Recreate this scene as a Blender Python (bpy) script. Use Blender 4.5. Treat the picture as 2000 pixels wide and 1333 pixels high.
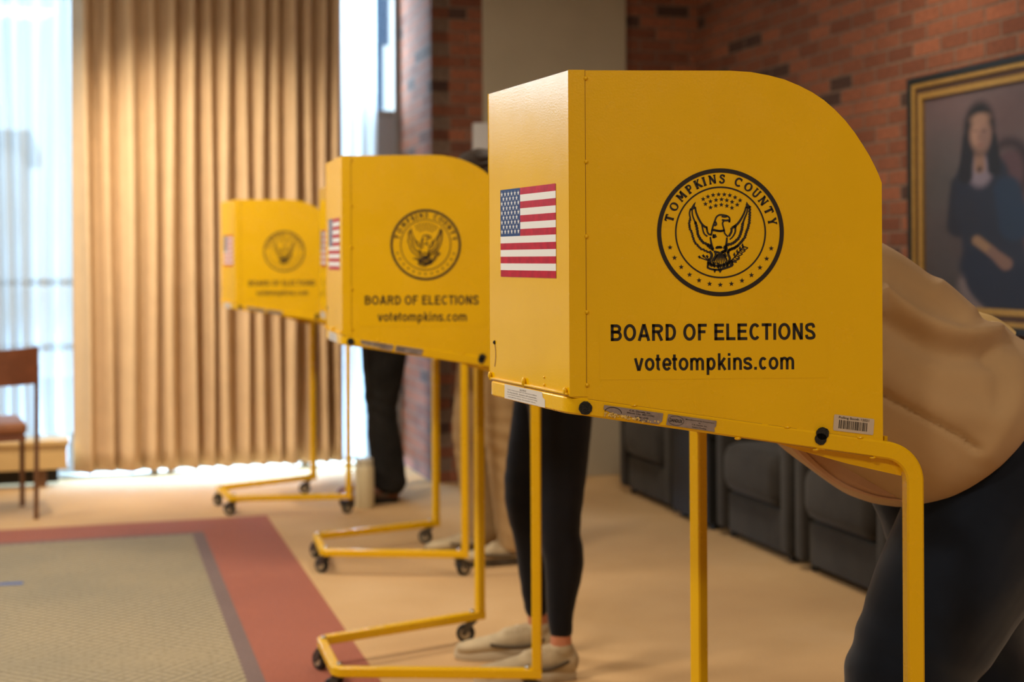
import bpy, bmesh, math, random
from mathutils import Vector, Matrix, noise
sin, cos, pi, R = math.sin, math.cos, math.pi, math.radians
random.seed(7)
sc = bpy.context.scene
for o in list(bpy.data.objects): bpy.data.objects.remove(o)
COL = sc.collection

# ------------------------------------------------------------------ camera, view
EYE, FPX, H0, ROLL = 1.245, 2778.0, 504.3, 0.0049
cd = bpy.data.cameras.new('camera'); cam = bpy.data.objects.new('camera', cd); COL.objects.link(cam)
cd.sensor_width = 36; cd.lens = 50.0; cd.shift_y = -(666.5 - H0) / 2000
cam.matrix_world = Matrix.Translation((0, 0, EYE)) @ Matrix.Rotation(pi / 2, 4, 'X') @ Matrix.Rotation(-ROLL, 4, 'Z')
cd.dof.use_dof = True; cd.dof.focus_distance = 2.24; cd.dof.aperture_fstop = 3.6
cd.clip_start = 0.05
sc.camera = cam
sc.view_settings.view_transform = 'Standard'; sc.view_settings.look = 'None'
sc.view_settings.gamma = 1; sc.view_settings.exposure = 0.18; sc.view_settings.use_curve_mapping = False

# room frame: u runs along the window wall to the right, v runs from it into the room
TH = R(16.5); O0 = Vector((-1.7, 8.1, 0)); UU = Vector((cos(TH), sin(TH), 0)); VV = Vector((sin(TH), -cos(TH), 0))
def RP(u, v, z=0.0): return O0 + UU * u + VV * v + Vector((0, 0, z))
def at(x, y, Y):                       # a point seen at photo pixel (x, y) at distance Y
    a, b = x - 1000, y - 666.5
    x, y = 1000 + a - ROLL * b, 666.5 + b + ROLL * a
    return Vector(((x - 1000) / FPX * Y, Y, EYE - (y - H0) / FPX * Y))

# ------------------------------------------------------------------ world and lights
W = bpy.data.worlds.new('world'); sc.world = W; W.use_nodes = True
bg = W.node_tree.nodes['Background']; bg.inputs['Color'].default_value = (.70, .86, 1.0, 1); bg.inputs['Strength'].default_value = 1.7
def lamp(name, kind, loc, energy, col, size=None, aim=None, size_y=None, **kw):
    l = bpy.data.lights.new(name, kind); l.energy = energy; l.color = col
    if size is not None and kind == 'AREA':
        l.size = size
        if size_y: l.shape = 'RECTANGLE'; l.size_y = size_y
    if kind in ('SPOT', 'POINT') and size is not None: l.shadow_soft_size = size
    for k, v in kw.items(): setattr(l, k, v)
    o = bpy.data.objects.new(name, l); COL.objects.link(o); o.location = loc
    if aim is not None: o.rotation_euler = (Vector(aim) - Vector(loc)).to_track_quat('-Z', 'Y').to_euler()
    return o
COOL, WARM = (.66, .83, 1.0), (1.0, .82, .56)
# daylight that comes in through the window wall, left part and the slot beside the pier
lamp('window_daylight_high', 'AREA', RP(-3.6, -.75, 2.74), 90, COOL, 7.0, RP(-3.6, 3, 2.1), .7)
lamp('window_daylight_low', 'AREA', RP(-3.6, -.75, 1.2), 12, COOL, 7.0, RP(-3.6, 3, .9), 1.6)
lamp('window_daylight_floor', 'AREA', RP(.1, -.60, .19), 90, (.42, .68, 1), 1.7, RP(.1, 3, .1), .32)
lamp('window_daylight_slot', 'AREA', RP(.62, -.75, 1.6), 125, COOL, 1.2, RP(.9, 1, .8), 2.9)
# ceiling downlights of the room
for i, (u, v, e) in enumerate([(-1.7, 1.5, 180), (-.7, 1.5, 215), (-3.0, 1.6, 60)]):
    lamp('downlight_curtain', 'SPOT', RP(u, v, 3.1), e, WARM, .05, RP(u + .95, .05, .9), spot_size=R(68), spot_blend=.9)
for (u, v, e) in [(-1.2, 2.6, 45), (-1.8, 5.0, 80), (1.2, 3.6, 30), (-2.4, 8.6, 60), (1.2, 8.2, 22), (-.4, 10.2, 26)]:
    lamp('downlight_room', 'AREA', RP(u, v, 3.12), e, (1, .86, .68), .5, RP(u, v, 0))
lamp('picture_light', 'SPOT', RP(1.5, 3.3, 3.0), 26, WARM, .04, RP(2.62, 3.05, 2.1), spot_size=R(40), spot_blend=.8)

# ------------------------------------------------------------------ materials
def S2L(c):
    f = lambda v: v / 12.92 if v <= .04045 else ((v + .055) / 1.055) ** 2.4
    return tuple(f(x / 255) for x in c) + (1,)
class NT:
    def __init__(s, name):
        s.m = bpy.data.materials.new(name); s.m.use_nodes = True; s.t = s.m.node_tree; s.t.nodes.clear()
        s.out = s.n('ShaderNodeOutputMaterial')
    def n(s, typ, **kw):
        nd = s.t.nodes.new(typ)
        for k, v in kw.items():
            if k.startswith('_'): nd.inputs[k[1:].replace('_', ' ')].default_value = v
            else: setattr(nd, k, v)
        return nd
    def l(s, a, b): s.t.links.new(a, b)
    def bsdf(s, col=None, rough=.5, **kw):
        b = s.n('ShaderNodeBsdfPrincipled'); b.inputs['Roughness'].default_value = rough
        if col is not None: b.inputs['Base Color'].default_value = col
        for k, v in kw.items(): b.inputs[k.replace('_', ' ')].default_value = v
        s.l(b.outputs[0], s.out.inputs[0]); s.b = b; return b
    def ramp(s, fac, stops):
        r = s.n('ShaderNodeValToRGB'); s.l(fac, r.inputs[0]); e = r.color_ramp.elements
        while len(e) < len(stops): e.new(.5)
        for el, (p, c) in zip(e, stops): el.position = p; el.color = c
        return r
    def bump(s, h, strength=.3, dist=.01):
        b = s.n('ShaderNodeBump', _Strength=strength, _Distance=dist); s.l(h, b.inputs['Height']); s.l(b.outputs[0], s.b.inputs['Normal']); return b
    def coord(s, which='Object', scale=(1, 1, 1)):
        c = s.n('ShaderNodeTexCoord'); m = s.n('ShaderNodeMapping'); m.inputs['Scale'].default_value = scale
        s.l(c.outputs[which], m.inputs[0]); return m.outputs[0]
    def noise(s, vec, scale, detail=3, rough=.5):
        k = s.n('ShaderNodeTexNoise', _Scale=scale, _Detail=detail, _Roughness=rough); s.l(vec, k.inputs['Vector']); return k.outputs['Fac']
    def math(s, op, a, b=None, c=None):
        m = s.n('ShaderNodeMath', operation=op)
        for i, v in enumerate((a, b, c)):
            if v is None: continue
            if isinstance(v, (int, float)): m.inputs[i].default_value = v
            else: s.l(v, m.inputs[i])
        return m.outputs[0]
    def mix(s, f, a, b, mode='MIX'):
        m = s.n('ShaderNodeMix', data_type='RGBA', blend_type=mode)
        for i, v in ((0, f), (6, a), (7, b)):
            if isinstance(v, (int, float, tuple)): m.inputs[i].default_value = v
            else: s.l(v, m.inputs[i])
        return m.outputs[2]

def simple(name, col, rough=.5, var=0., scale=20, bump=0., bscale=200, **kw):
    t = NT(name); t.bsdf(col, rough, **kw); v = t.coord()
    if var:
        n = t.noise(v, scale); lo = tuple(c * (1 - var) for c in col[:3]) + (1,); hi = tuple(min(1, c * (1 + var)) for c in col[:3]) + (1,)
        r = t.ramp(n, [(.3, lo), (.7, hi)]); t.l(r.outputs[0], t.b.inputs['Base Color'])
    if bump: t.bump(t.noise(v, bscale, 2), bump, .002)
    return t.m

def yellow_mat(name, scratch=False):
    t = NT(name); t.bsdf((.82, .49, .0, 1), .26, Specular_IOR_Level=.5); v = t.coord()
    n = t.noise(v, 6, 4); r = t.ramp(n, [(.3, (.80, .475, 0, 1)), (.7, (.85, .51, 0, 1))]); col = r.outputs[0]
    lo, hi = (.10, .17) if scratch else (.22, .32); rr = t.ramp(t.noise(v, 14, 4), [(.3, (lo,) * 3 + (1,)), (.75, (hi,) * 3 + (1,))])
    if scratch:
        s = t.noise(t.coord(scale=(160, 160, 14)), 1.0, 5, .7)
        sm = t.ramp(s, [(.60, (0, 0, 0, 1)), (.75, (1, 1, 1, 1))])
        blot = t.ramp(t.noise(v, 9, 3), [(.5, (0, 0, 0, 1)), (.68, (1, 1, 1, 1))])
        f = t.math('MULTIPLY', sm.outputs[0], blot.outputs[0]); f = t.math('MULTIPLY', f, .22)
        col = t.mix(f, col, (.85, .70, .40, 1))
    t.l(col, t.b.inputs['Base Color']); t.l(rr.outputs[0], t.b.inputs['Roughness'])
    t.bump(t.noise(v, 330, 2), .10 if scratch else .2, .0012)
    return t.m
M = {}
M['yellow'] = yellow_mat('yellow powder coat'); M['yellow_front'] = yellow_mat('yellow powder coat scuffed', True)
M['ink'] = simple('black print', (.012, .008, .006, 1), .45)
M['seam'] = simple('dark seam', (.25, .10, .002, 1), .6)
M['clear'] = simple('clear film over yellow', (.83, .495, 0, 1), .24)
M['plug'] = simple('black plug', (.012, .011, .008, 1), .8, .5, 300, .8, 400)
M['rubber'] = simple('black rubber', (.012, .012, .012, 1), .6)
M['hub'] = simple('cream plastic hub', (.55, .47, .33, 1), .5)
M['chrome'] = simple('chrome', (.75, .75, .76, 1), .18, Metallic=1.0)
M['steel'] = simple('dark steel', (.10, .095, .09, 1), .4, Metallic=.7)
M['flag_red'] = simple('flag red', (.46, .004, .016, 1), .35, .2, 60, Specular_IOR_Level=.12); M['flag_white'] = simple('flag white', (.80, .82, .84, 1), .35, Specular_IOR_Level=.12)
M['flag_blue'] = simple('flag blue', (.02, .05, .18, 1), .35, Specular_IOR_Level=.12)
M['foil'] = simple('grey foil label', (.30, .25, .24, 1), .35, .15, 90, Metallic=.3)
M['paper'] = simple('white label', (.66, .62, .58, 1), .5); M['paper2'] = simple('off white label', (.55, .46, .36, 1), .5)
M['grey_ink'] = simple('grey print', (.22, .20, .19, 1), .6)
M['scrape'] = simple('scraped paint', (.75, .52, .16, 1), .6, .4, 400, .9, 500)

def brick_mat(name, a, b, mortar, dark):
    t = NT(name); t.bsdf(a, .85); c = t.n('ShaderNodeTexCoord'); s = t.n('ShaderNodeSeparateXYZ'); t.l(c.outputs['Object'], s.inputs[0])
    H, L = .0677, .206
    row = t.math('FLOOR', t.math('DIVIDE', s.outputs[2], H)); odd = t.math('FLOORED_MODULO', row, 2.0)
    xs = t.math('ADD', t.math('DIVIDE', s.outputs[0], L), t.math('MULTIPLY', odd, .5))
    fx = t.math('FRACT', xs); fz = t.math('FRACT', t.math('DIVIDE', s.outputs[2], H))
    def edge(f, w):   # 1 inside the brick, 0 in the joint
        m = t.math('MINIMUM', f, t.math('SUBTRACT', 1.0, f)); r = t.ramp(m, [(w * .5, (0, 0, 0, 1)), (w, (1, 1, 1, 1))]); return r.outputs[0]
    inside = t.math('MULTIPLY', edge(fx, .035), edge(fz, .10))
    cmb = t.n('ShaderNodeCombineXYZ'); t.l(t.math('FLOOR', xs), cmb.inputs[0]); t.l(row, cmb.inputs[1])
    wn = t.n('ShaderNodeTexWhiteNoise', noise_dimensions='2D'); t.l(cmb.outputs[0], wn.inputs[0])
    bc = t.ramp(wn.outputs['Value'], [(0, dark), (.06, dark), (.09, a), (.6, b), (1.0, tuple(min(1, x * 1.25) for x in b[:3]) + (1,))])
    n = t.noise(c.outputs['Object'], 45, 4); nn = t.ramp(n, [(.3, (.72,) * 3 + (1,)), (.7, (1.15,) * 3 + (1,))])
    col = t.mix(1.0, t.mix(inside, mortar, bc.outputs[0]), nn.outputs[0], 'MULTIPLY')
    t.l(col, t.b.inputs['Base Color'])
    t.bump(t.math('ADD', inside, t.math('MULTIPLY', n, .35)), .7, .006)
    return t.m
M['brick'] = brick_mat('red brick', S2L((112, 64, 44)), S2L((134, 80, 56)), S2L((122, 100, 86)), S2L((74, 50, 42)))
M['plaster'] = simple('grey beige plaster', S2L((172, 162, 142)), .9, .04, 4)
M['ceiling'] = simple('off white ceiling', S2L((205, 198, 186)), .9)
M['frame_metal'] = simple('brown grey window metal', S2L((112, 100, 92)), .5)
M['grey_panel'] = simple('grey window panel', S2L((128, 116, 110)), .7)
def carpet(name, a, b, c, s1=1.3, fine=260):
    t = NT(name); t.bsdf(a, .95); v = t.coord()
    r = t.ramp(t.noise(v, s1, 4, .55), [(.3, a), (.55, b), (.75, c)])
    f = t.ramp(t.noise(v, fine, 2), [(.25, (.78,) * 3 + (1,)), (.75, (1.2,) * 3 + (1,))])
    t.l(t.mix(1.0, r.outputs[0], f.outputs[0], 'MULTIPLY'), t.b.inputs['Base Color']); t.bump(t.noise(v, fine * 1.5, 2), .5, .004)
    return t.m
M['carpet'] = carpet('tan carpet', S2L((188, 152, 106)), S2L((200, 164, 116)), S2L((210, 176, 130)))
M['terra'] = carpet('terracotta carpet border', S2L((150, 88, 70)), S2L((158, 92, 72)), S2L((166, 100, 78)))
M['mauve'] = carpet('grey mauve carpet band', S2L((112, 92, 88)), S2L((118, 98, 94)), S2L((122, 102, 96)))
def rug_mat():
    t = NT('woven beige rug field'); t.bsdf(None, .95); v = t.coord()
    s_ = t.n('ShaderNodeSeparateXYZ'); t.l(v, s_.inputs[0]); row = t.math('FLOOR', t.math('DIVIDE', s_.outputs[1], .021))
    xx = t.math('DIVIDE', s_.outputs[0], .044); zz = t.math('ADD', xx, t.math('MULTIPLY', t.noise(v, 14, 2), .5))
    wob = t.math('MULTIPLY', t.math('SINE', t.math('MULTIPLY', zz, 2 * pi)), t.math('SINE', t.math('MULTIPLY', t.math('DIVIDE', s_.outputs[1], .021), pi)))
    d = t.ramp(t.math('MULTIPLY_ADD', wob, .5, .5), [(.2, S2L((96, 86, 66))), (.5, S2L((144, 132, 106))), (.8, S2L((184, 170, 142)))])
    big = t.ramp(t.noise(v, 1.6, 3), [(.35, (.88, .90, .92, 1)), (.65, (1.08, 1.06, 1.02, 1))])
    f = t.ramp(t.noise(v, 300, 2), [(.3, (.8,) * 3 + (1,)), (.7, (1.15,) * 3 + (1,))])
    t.l(t.mix(1.0, t.mix(1.0, d.outputs[0], big.outputs[0], 'MULTIPLY'), f.outputs[0], 'MULTIPLY'), t.b.inputs['Base Color']); t.bump(wob, .3, .004); return t.m
M['rugfield'] = rug_mat()
def cloth(name, col, rough=.9, var=.08, weave=900, sheen=.0, bump=.25):
    t = NT(name); t.bsdf(col, rough, Specular_IOR_Level=.12); v = t.coord()
    if sheen: t.b.inputs['Sheen Weight'].default_value = sheen
    n = t.noise(v, 9, 4); lo = tuple(c * (1 - var) for c in col[:3]) + (1,); hi = tuple(min(1, c * (1 + var)) for c in col[:3]) + (1,)
    t.l(t.ramp(n, [(.3, lo), (.7, hi)]).outputs[0], t.b.inputs['Base Color']); t.bump(t.noise(v, weave, 2), bump, .001); return t.m
M['drape'] = cloth('tan drape fabric', S2L((210, 184, 152)), .95, .05, 500)
M['sweat'] = cloth('beige sweatshirt fabric', S2L((184, 154, 114)), .95, .05, 1300, .15)
M['rib'] = cloth('ribbed cuff fabric', S2L((186, 148, 116)), .95, .04, 1300, .1)
M['cream'] = cloth('cream cloth', S2L((222, 196, 140)), .9)
M['jeans'] = cloth('dark indigo denim', (.005, .009, .018, 1), .85, .35, 1500, .25)
M['leggings'] = cloth('black leggings', (.0075, .008, .012, 1), .6, .2, 1500, .1)
M['navy'] = cloth('navy fabric', (.012, .02, .045, 1), .7, .2, 1500, .25)
M['khaki'] = cloth('khaki trousers', S2L((176, 148, 108)), .95, .08, 900)
M['blackpants'] = cloth('black trousers', (.016, .015, .014, 1), .9, .3, 900)
M['greytop'] = cloth('dark grey top', (.03, .03, .034, 1), .9, .1, 900)
M['whitetop'] = cloth('pale blue shirt', (.35, .42, .5, 1), .9, .1, 900)
M['skin'] = simple('skin', S2L((196, 128, 96)), .5, .06, 14, .15, 300, Subsurface_Weight=.08)
M['hair'] = simple('dark brown hair', (.022, .012, .007, 1), .6, .4, 60, .6, 180, Specular_IOR_Level=.15)
M['shoe'] = simple('beige shoe leather', S2L((178, 160, 128)), .7, .1, 30, .2, 300)
M['shoe_dark'] = simple('shoe dark trim', S2L((84, 74, 60)), .7)
M['sole'] = simple('off white sole', S2L((196, 184, 160)), .7)
M['brownshoe'] = simple('brown shoe leather', S2L((110, 62, 34)), .5)
M['lace'] = simple('cream lace', S2L((206, 192, 164)), .8)
M['eye'] = simple('eye white', (.7, .68, .64, 1), .2); M['iris'] = simple('iris', (.03, .015, .01, 1), .2)
M['lounge'] = cloth('charcoal ribbed upholstery', (.030, .027, .024, 1), .9, .2, 420, .15, .5)
M['black'] = simple('black laminate', (.008, .008, .008, 1), .6)
M['wood'] = simple('brown wood', S2L((118, 70, 48)), .4, .18, 12)
M['woodleg'] = simple('brown leg wood', S2L((112, 78, 52)), .5)
M['leather'] = simple('tan leather seat', S2L((138, 88, 56)), .5, .1, 20)
M['lightwood'] = simple('light wood heater cover', S2L((198, 168, 118)), .5, .06, 8)
M['bottle'] = simple('off white bottle coat', S2L((214, 202, 168)), .4); M['lid'] = simple('pale bottle lid', S2L((190, 182, 160)), .5)
M['gold'] = simple('gold leaf frame', (.46, .27, .07, 1), .38, .15, 60, .3, 120, Metallic=.55)
M['blackframe'] = simple('black lacquer frame', (.006, .010, .011, 1), .35)
M['brownframe'] = simple('dark brown frame band', (.06, .028, .014, 1), .5)
M['whitebox'] = simple('white plastic', (.7, .72, .75, 1), .4)
M['bluetape'] = simple('blue tape', (.02, .08, .30, 1), .5)
M['outbuild'] = simple('dark slate building', S2L((88, 112, 140)), .8); M['outpale'] = simple('pale facade', S2L((226, 214, 210)), .8)
M['ground'] = simple('outdoor paving', S2L((190, 190, 190)), .9)
def glass():
    t = NT('window glass'); a = t.n('ShaderNodeBsdfTransparent'); a.inputs[0].default_value = (.93, .97, .98, 1); g = t.n('ShaderNodeBsdfGlossy'); g.inputs['Roughness'].default_value = .02
    m = t.n('ShaderNodeMixShader'); m.inputs[0].default_value = .06; t.l(a.outputs[0], m.inputs[1]); t.l(g.outputs[0], m.inputs[2]); t.l(m.outputs[0], t.out.inputs[0]); return t.m
M['glass'] = glass()
def sheer():
    t = NT('white sheer voile'); a = t.n('ShaderNodeBsdfTransparent'); tr = t.n('ShaderNodeBsdfTranslucent'); tr.inputs[0].default_value = (.66, .73, .78, 1)
    d = t.n('ShaderNodeBsdfDiffuse'); d.inputs[0].default_value = (.8, .84, .87, 1)
    m = t.n('ShaderNodeMixShader'); m.inputs[0].default_value = .35; t.l(tr.outputs[0], m.inputs[1]); t.l(d.outputs[0], m.inputs[2])
    m2 = t.n('ShaderNodeMixShader'); m2.inputs[0].default_value = .70; t.l(a.outputs[0], m2.inputs[1]); t.l(m.outputs[0], m2.inputs[2]); t.l(m2.outputs[0], t.out.inputs[0]); return t.m
M['sheer'] = sheer()

# ------------------------------------------------------------------ object helpers
def tag(o, label=None, cat=None, group=None, kind=None):
    if label: o['label'] = label
    if cat: o['category'] = cat
    if group: o['group'] = group
    if kind: o['kind'] = kind
    return o
def link(name, me, mats, parent=None, smooth=False):
    o = bpy.data.objects.new(name, me); COL.objects.link(o)
    for m in (mats if isinstance(mats, (list, tuple)) else [mats]): me.materials.append(M[m] if isinstance(m, str) else m)
    if smooth:
        for p in me.polygons: p.use_smooth = True
    if parent is not None: o.parent = parent
    return o
def empty(name, loc=(0, 0, 0), rz=0., label=None, cat=None, group=None):
    o = bpy.data.objects.new(name, None); COL.objects.link(o); o.location = loc; o.rotation_euler = (0, 0, rz); o.empty_display_size = .1
    return tag(o, label, cat, group)
def copy_tree(o, parent=None):
    c = o.copy(); COL.objects.link(c); c.parent = parent
    for ch in list(o.children): copy_tree(ch, c)
    return c
class MB:
    def __init__(s): s.b = bmesh.new(); s.mi = 0
    def face(s, pts):
        f = s.b.faces.new([s.b.verts.new(p) for p in pts]); f.material_index = s.mi; return f
    def box(s, lo, hi, bev=0., mat=None, seg=2):
        x0, y0, z0 = lo; x1, y1, z1 = hi
        v = [s.b.verts.new(p) for p in [(x0, y0, z0), (x1, y0, z0), (x1, y1, z0), (x0, y1, z0), (x0, y0, z1), (x1, y0, z1), (x1, y1, z1), (x0, y1, z1)]]
        fs = [s.b.faces.new([v[i] for i in q]) for q in [(3, 2, 1, 0), (4, 5, 6, 7), (0, 1, 5, 4), (1, 2, 6, 5), (2, 3, 7, 6), (3, 0, 4, 7)]]
        for f in fs: f.material_index = s.mi
        if bev:
            r = bmesh.ops.bevel(s.b, geom=list({e for f in fs for e in f.edges}), offset=bev, segments=seg, affect='EDGES', profile=.5); v = r['verts'] + [q for q in v if q.is_valid]
        if mat is not None: bmesh.ops.transform(s.b, matrix=mat, verts=list({q for q in v if q.is_valid}))
        return s
    def prism(s, pts, vec):      # pts polygon extruded by vec
        vec = Vector(vec); a = [s.b.verts.new(p) for p in pts]; c = [s.b.verts.new(Vector(p) + vec) for p in pts]; n = len(a)
        fs = [s.b.faces.new(a[::-1]), s.b.faces.new(c)] + [s.b.faces.new([a[i], a[(i + 1) % n], c[(i + 1) % n], c[i]]) for i in range(n)]
        for f in fs: f.material_index = s.mi
        return s
    def cyl(s, p0, p1, r, n=20, r1=None):
        p0, p1 = Vector(p0), Vector(p1); r1 = r if r1 is None else r1; t = (p1 - p0).normalized(); a = t.orthogonal().normalized(); c = t.cross(a)
        A = [s.b.verts.new(p0 + (a * cos(2 * pi * i / n) + c * sin(2 * pi * i / n)) * r) for i in range(n)]
        B = [s.b.verts.new(p1 + (a * cos(2 * pi * i / n) + c * sin(2 * pi * i / n)) * r1) for i in range(n)]
        fs = [s.b.faces.new(A[::-1]), s.b.faces.new(B)] + [s.b.faces.new([A[i], A[(i + 1) % n], B[(i + 1) % n], B[i]]) for i in range(n)]
        for f in fs: f.material_index = s.mi; 
        return s
    def lathe(s, prof, o, ax=Vector((0, 0, 1)), n=32):
        o = Vector(o); a = ax.orthogonal().normalized(); c = ax.cross(a); rings = []
        for r, h in prof: rings.append([s.b.verts.new(o + ax * h + (a * cos(2 * pi * i / n) + c * sin(2 * pi * i / n)) * max(r, 1e-5)) for i in range(n)])
        for A, B in zip(rings, rings[1:]):
            for i in range(n): s.b.faces.new([A[i], A[(i + 1) % n], B[(i + 1) % n], B[i]]).material_index = s.mi
        s.b.faces.new(rings[0][::-1]).material_index = s.mi; s.b.faces.new(rings[-1]).material_index = s.mi
        return s
    def ball(s, c, r, sc_=(1, 1, 1), rot=None, u=20, v=12):
        m = Matrix.Translation(c) @ (rot.to_4x4() if rot is not None else Matrix()) @ Matrix.Diagonal((r * sc_[0], r * sc_[1], r * sc_[2], 1))
        bmesh.ops.create_uvsphere(s.b, u_segments=u, v_segments=v, radius=1, matrix=m); return s
    def tube(s, path, rings, caps=True):   # rings: list of lists of points
        vs = [[s.b.verts.new(p) for p in r] for r in rings]; n = len(vs[0])
        for A, B in zip(vs, vs[1:]):
            for i in range(n): s.b.faces.new([A[i], A[(i + 1) % n], B[(i + 1) % n], B[i]]).material_index = s.mi
        if caps: s.b.faces.new(vs[0][::-1]).material_index = s.mi; s.b.faces.new(vs[-1]).material_index = s.mi
        return s
    def build(s, name, mats, parent=None, smooth=False, recalc=True):
        if recalc: bmesh.ops.recalc_face_normals(s.b, faces=s.b.faces[:])
        me = bpy.data.meshes.new(name); s.b.to_mesh(me); s.b.free(); o = link(name, me, mats, parent)
        if smooth:
            for p in me.polygons: p.use_smooth = True
            if hasattr(me, 'set_sharp_from_angle'): me.set_sharp_from_angle(angle=R(38))
        return o
def fillet(pts, rad, seg=8):
    P = [Vector(p) for p in pts]; out = [P[0]]
    for i in range(1, len(P) - 1):
        r = rad[i] if isinstance(rad, (list, tuple)) else rad
        a, b = (P[i - 1] - P[i]).normalized(), (P[i + 1] - P[i]).normalized(); ang = a.angle(b)
        if r <= 0 or abs(ang - pi) < 1e-3: out.append(P[i]); continue
        d = r / math.tan(ang / 2); A, B = P[i] + a * d, P[i] + b * d; c = P[i] + (a + b).normalized() * (r / sin(ang / 2))
        q0, q1 = A - c, B - c
        w_ = q0.angle(q1)
        for k in range(seg + 1): out.append(c + (q0 * sin((1 - k / seg) * w_) + q1 * sin(k / seg * w_)) / sin(w_))
    out.append(P[-1]); return out
def sweep_square(mb, pts, w, side0, corner=.003):
    side = Vector(side0).normalized(); h = w / 2; c = corner
    prof = [(-h + c, -h), (h - c, -h), (h, -h + c), (h, h - c), (h - c, h), (-h + c, h), (-h, h - c), (-h, -h + c)]
    rings = []
    for i, p in enumerate(pts):
        t = ((pts[i + 1] - p).normalized() if i < len(pts) - 1 else Vector()) + ((p - pts[i - 1]).normalized() if i else Vector()); t.normalize()
        if math.hypot(t.x, t.y) > .35:
            hz = t.cross(Vector((0, 0, 1))).normalized(); side = hz if hz.dot(side) > 0 else -hz
        side = (side - t * side.dot(t)).normalized(); up = t.cross(side)
        rings.append([p + side * a + up * b for a, b in prof])
    mb.tube(None, rings)
def ribbon(mb, pts, w, put, closed=False):      # flat stroke, pts 2D; w number or list; put maps 2D to 3D
    n = len(pts); L, Q = [], []
    for i, p in enumerate(pts):
        a = pts[(i - 1) % n] if (closed or i > 0) else p; c = pts[(i + 1) % n] if (closed or i < n - 1) else p
        dx, dy = c[0] - a[0], c[1] - a[1]; d = math.hypot(dx, dy) or 1; ww = (w[i] if isinstance(w, (list, tuple)) else w) / 2
        L.append(mb.b.verts.new(put(p[0] - dy / d * ww, p[1] + dx / d * ww))); Q.append(mb.b.verts.new(put(p[0] + dy / d * ww, p[1] - dx / d * ww)))
    for i in range(n if closed else n - 1):
        j = (i + 1) % n; mb.b.faces.new([L[i], L[j], Q[j], Q[i]]).material_index = mb.mi
def poly(mb, pts, put): mb.face([put(*p) for p in pts])
def star(mb, x, y, r, put, rot=0., sx=1.):
    P = [(x + sx * (r if k % 2 == 0 else r * .40) * sin(rot + k * pi / 5), y + (r if k % 2 == 0 else r * .40) * cos(rot + k * pi / 5)) for k in range(10)]
    for k in range(0, 10, 2): poly(mb, [(x, y), P[k - 1], P[k], P[(k + 1) % 10]], put)
def spline(pts, k=6):
    out = []; n = len(pts)
    for i in range(n - 1):
        p0, p1, p2, p3 = pts[max(i - 1, 0)], pts[i], pts[i + 1], pts[min(i + 2, n - 1)]
        for j in range(k):
            t = j / k
            out.append(tuple(.5 * (2 * b + (c - a) * t + (2 * a - 5 * b + 4 * c - d) * t * t + (-a + 3 * b - 3 * c + d) * t ** 3) for a, b, c, d in zip(p0, p1, p2, p3)))
    out.append(tuple(pts[-1])); return out
DG = None
def text_faces(mb, body, x0, x1, y0, y1, put, bold=0.0, shear=0.):
    cu = bpy.data.curves.new('t', 'FONT'); cu.body = body; cu.size = 1; cu.offset = bold; cu.resolution_u = 4; cu.fill_mode = 'BOTH'; cu.dimensions = '2D'
    o = bpy.data.objects.new('t', cu); COL.objects.link(o); dg = bpy.context.evaluated_depsgraph_get(); dg.update()
    me = bpy.data.meshes.new_from_object(o.evaluated_get(dg)); xs = [v.co.x for v in me.vertices]; ys = [v.co.y for v in me.vertices]
    a, b, c, d = min(xs), max(xs), min(ys), max(ys)
    vs = [mb.b.verts.new(put(x0 + (v.co.x - a) / (b - a) * (x1 - x0), y0 + (v.co.y - c) / (d - c) * (y1 - y0))) for v in me.vertices]
    for p in me.polygons:
        try: mb.b.faces.new([vs[i] for i in p.vertices]).material_index = mb.mi
        except ValueError: pass
    bpy.data.objects.remove(o); bpy.data.curves.remove(cu); bpy.data.meshes.remove(me)

# ------------------------------------------------------------------ the setting
def wallobj(name, u0, v0, direction, pieces, mat, thick=.12, kind='structure'):
    """local x along the wall, local y its thickness (away from the room), z up"""
    mb = MB()
    for (x0, x1, z0, z1) in pieces: mb.box((x0, 0, z0), (x1, thick, z1))
    o = mb.build(name, mat); o.location = RP(u0, v0); o.rotation_euler = (0, 0, direction); return tag(o, kind=kind)
ULEFT, VBACK, HC = -7.2, 12.0, 3.2
UC, VP = 1.138, .586                  # pier corner
UR = UC + 1.6                         # right wall
mb = MB(); mb.box((ULEFT - .1, -VBACK - .1, -.1), (UR + .1, .30, 0)); fl = mb.build('floor', 'carpet'); fl.location = RP(0, 0); fl.rotation_euler = (0, 0, TH); tag(fl, kind='structure')
mb = MB(); mb.box((ULEFT - .1, -VBACK - .1, HC), (UR + .1, .30, HC + .1)); ce = mb.build('ceiling', 'ceiling'); ce.location = RP(0, 0); ce.rotation_euler = (0, 0, TH); tag(ce, kind='structure')
# window wall: low sill wall, header; the openings are windows
wallobj('wall_back', 0, -.22, TH, [(ULEFT, UC, 3.0, HC), (ULEFT, UC, 0, .015)], 'plaster')
wallobj('wall_pier_side', UC, -.34, TH - pi / 2, [(0, VP + .34, 0, HC)], 'brick', .10).location = RP(UC + .0, -.34)
o = wallobj('wall_pier', UC, VP, TH, [(0, UR - UC, 0, HC)], 'brick', .10)
wallobj('wall_right', UR, VP - .1, TH - pi / 2, [(0, VBACK, 0, HC)], 'brick', .12)
wallobj('wall_left', ULEFT - .12, -.3, TH - pi / 2, [(0, VBACK + .3, 0, HC)], 'plaster', .12)
wallobj('wall_front', ULEFT, VBACK, TH, [(0, UR - ULEFT, 0, HC)], 'plaster', .12).location = RP(ULEFT, VBACK + .12)
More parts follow.
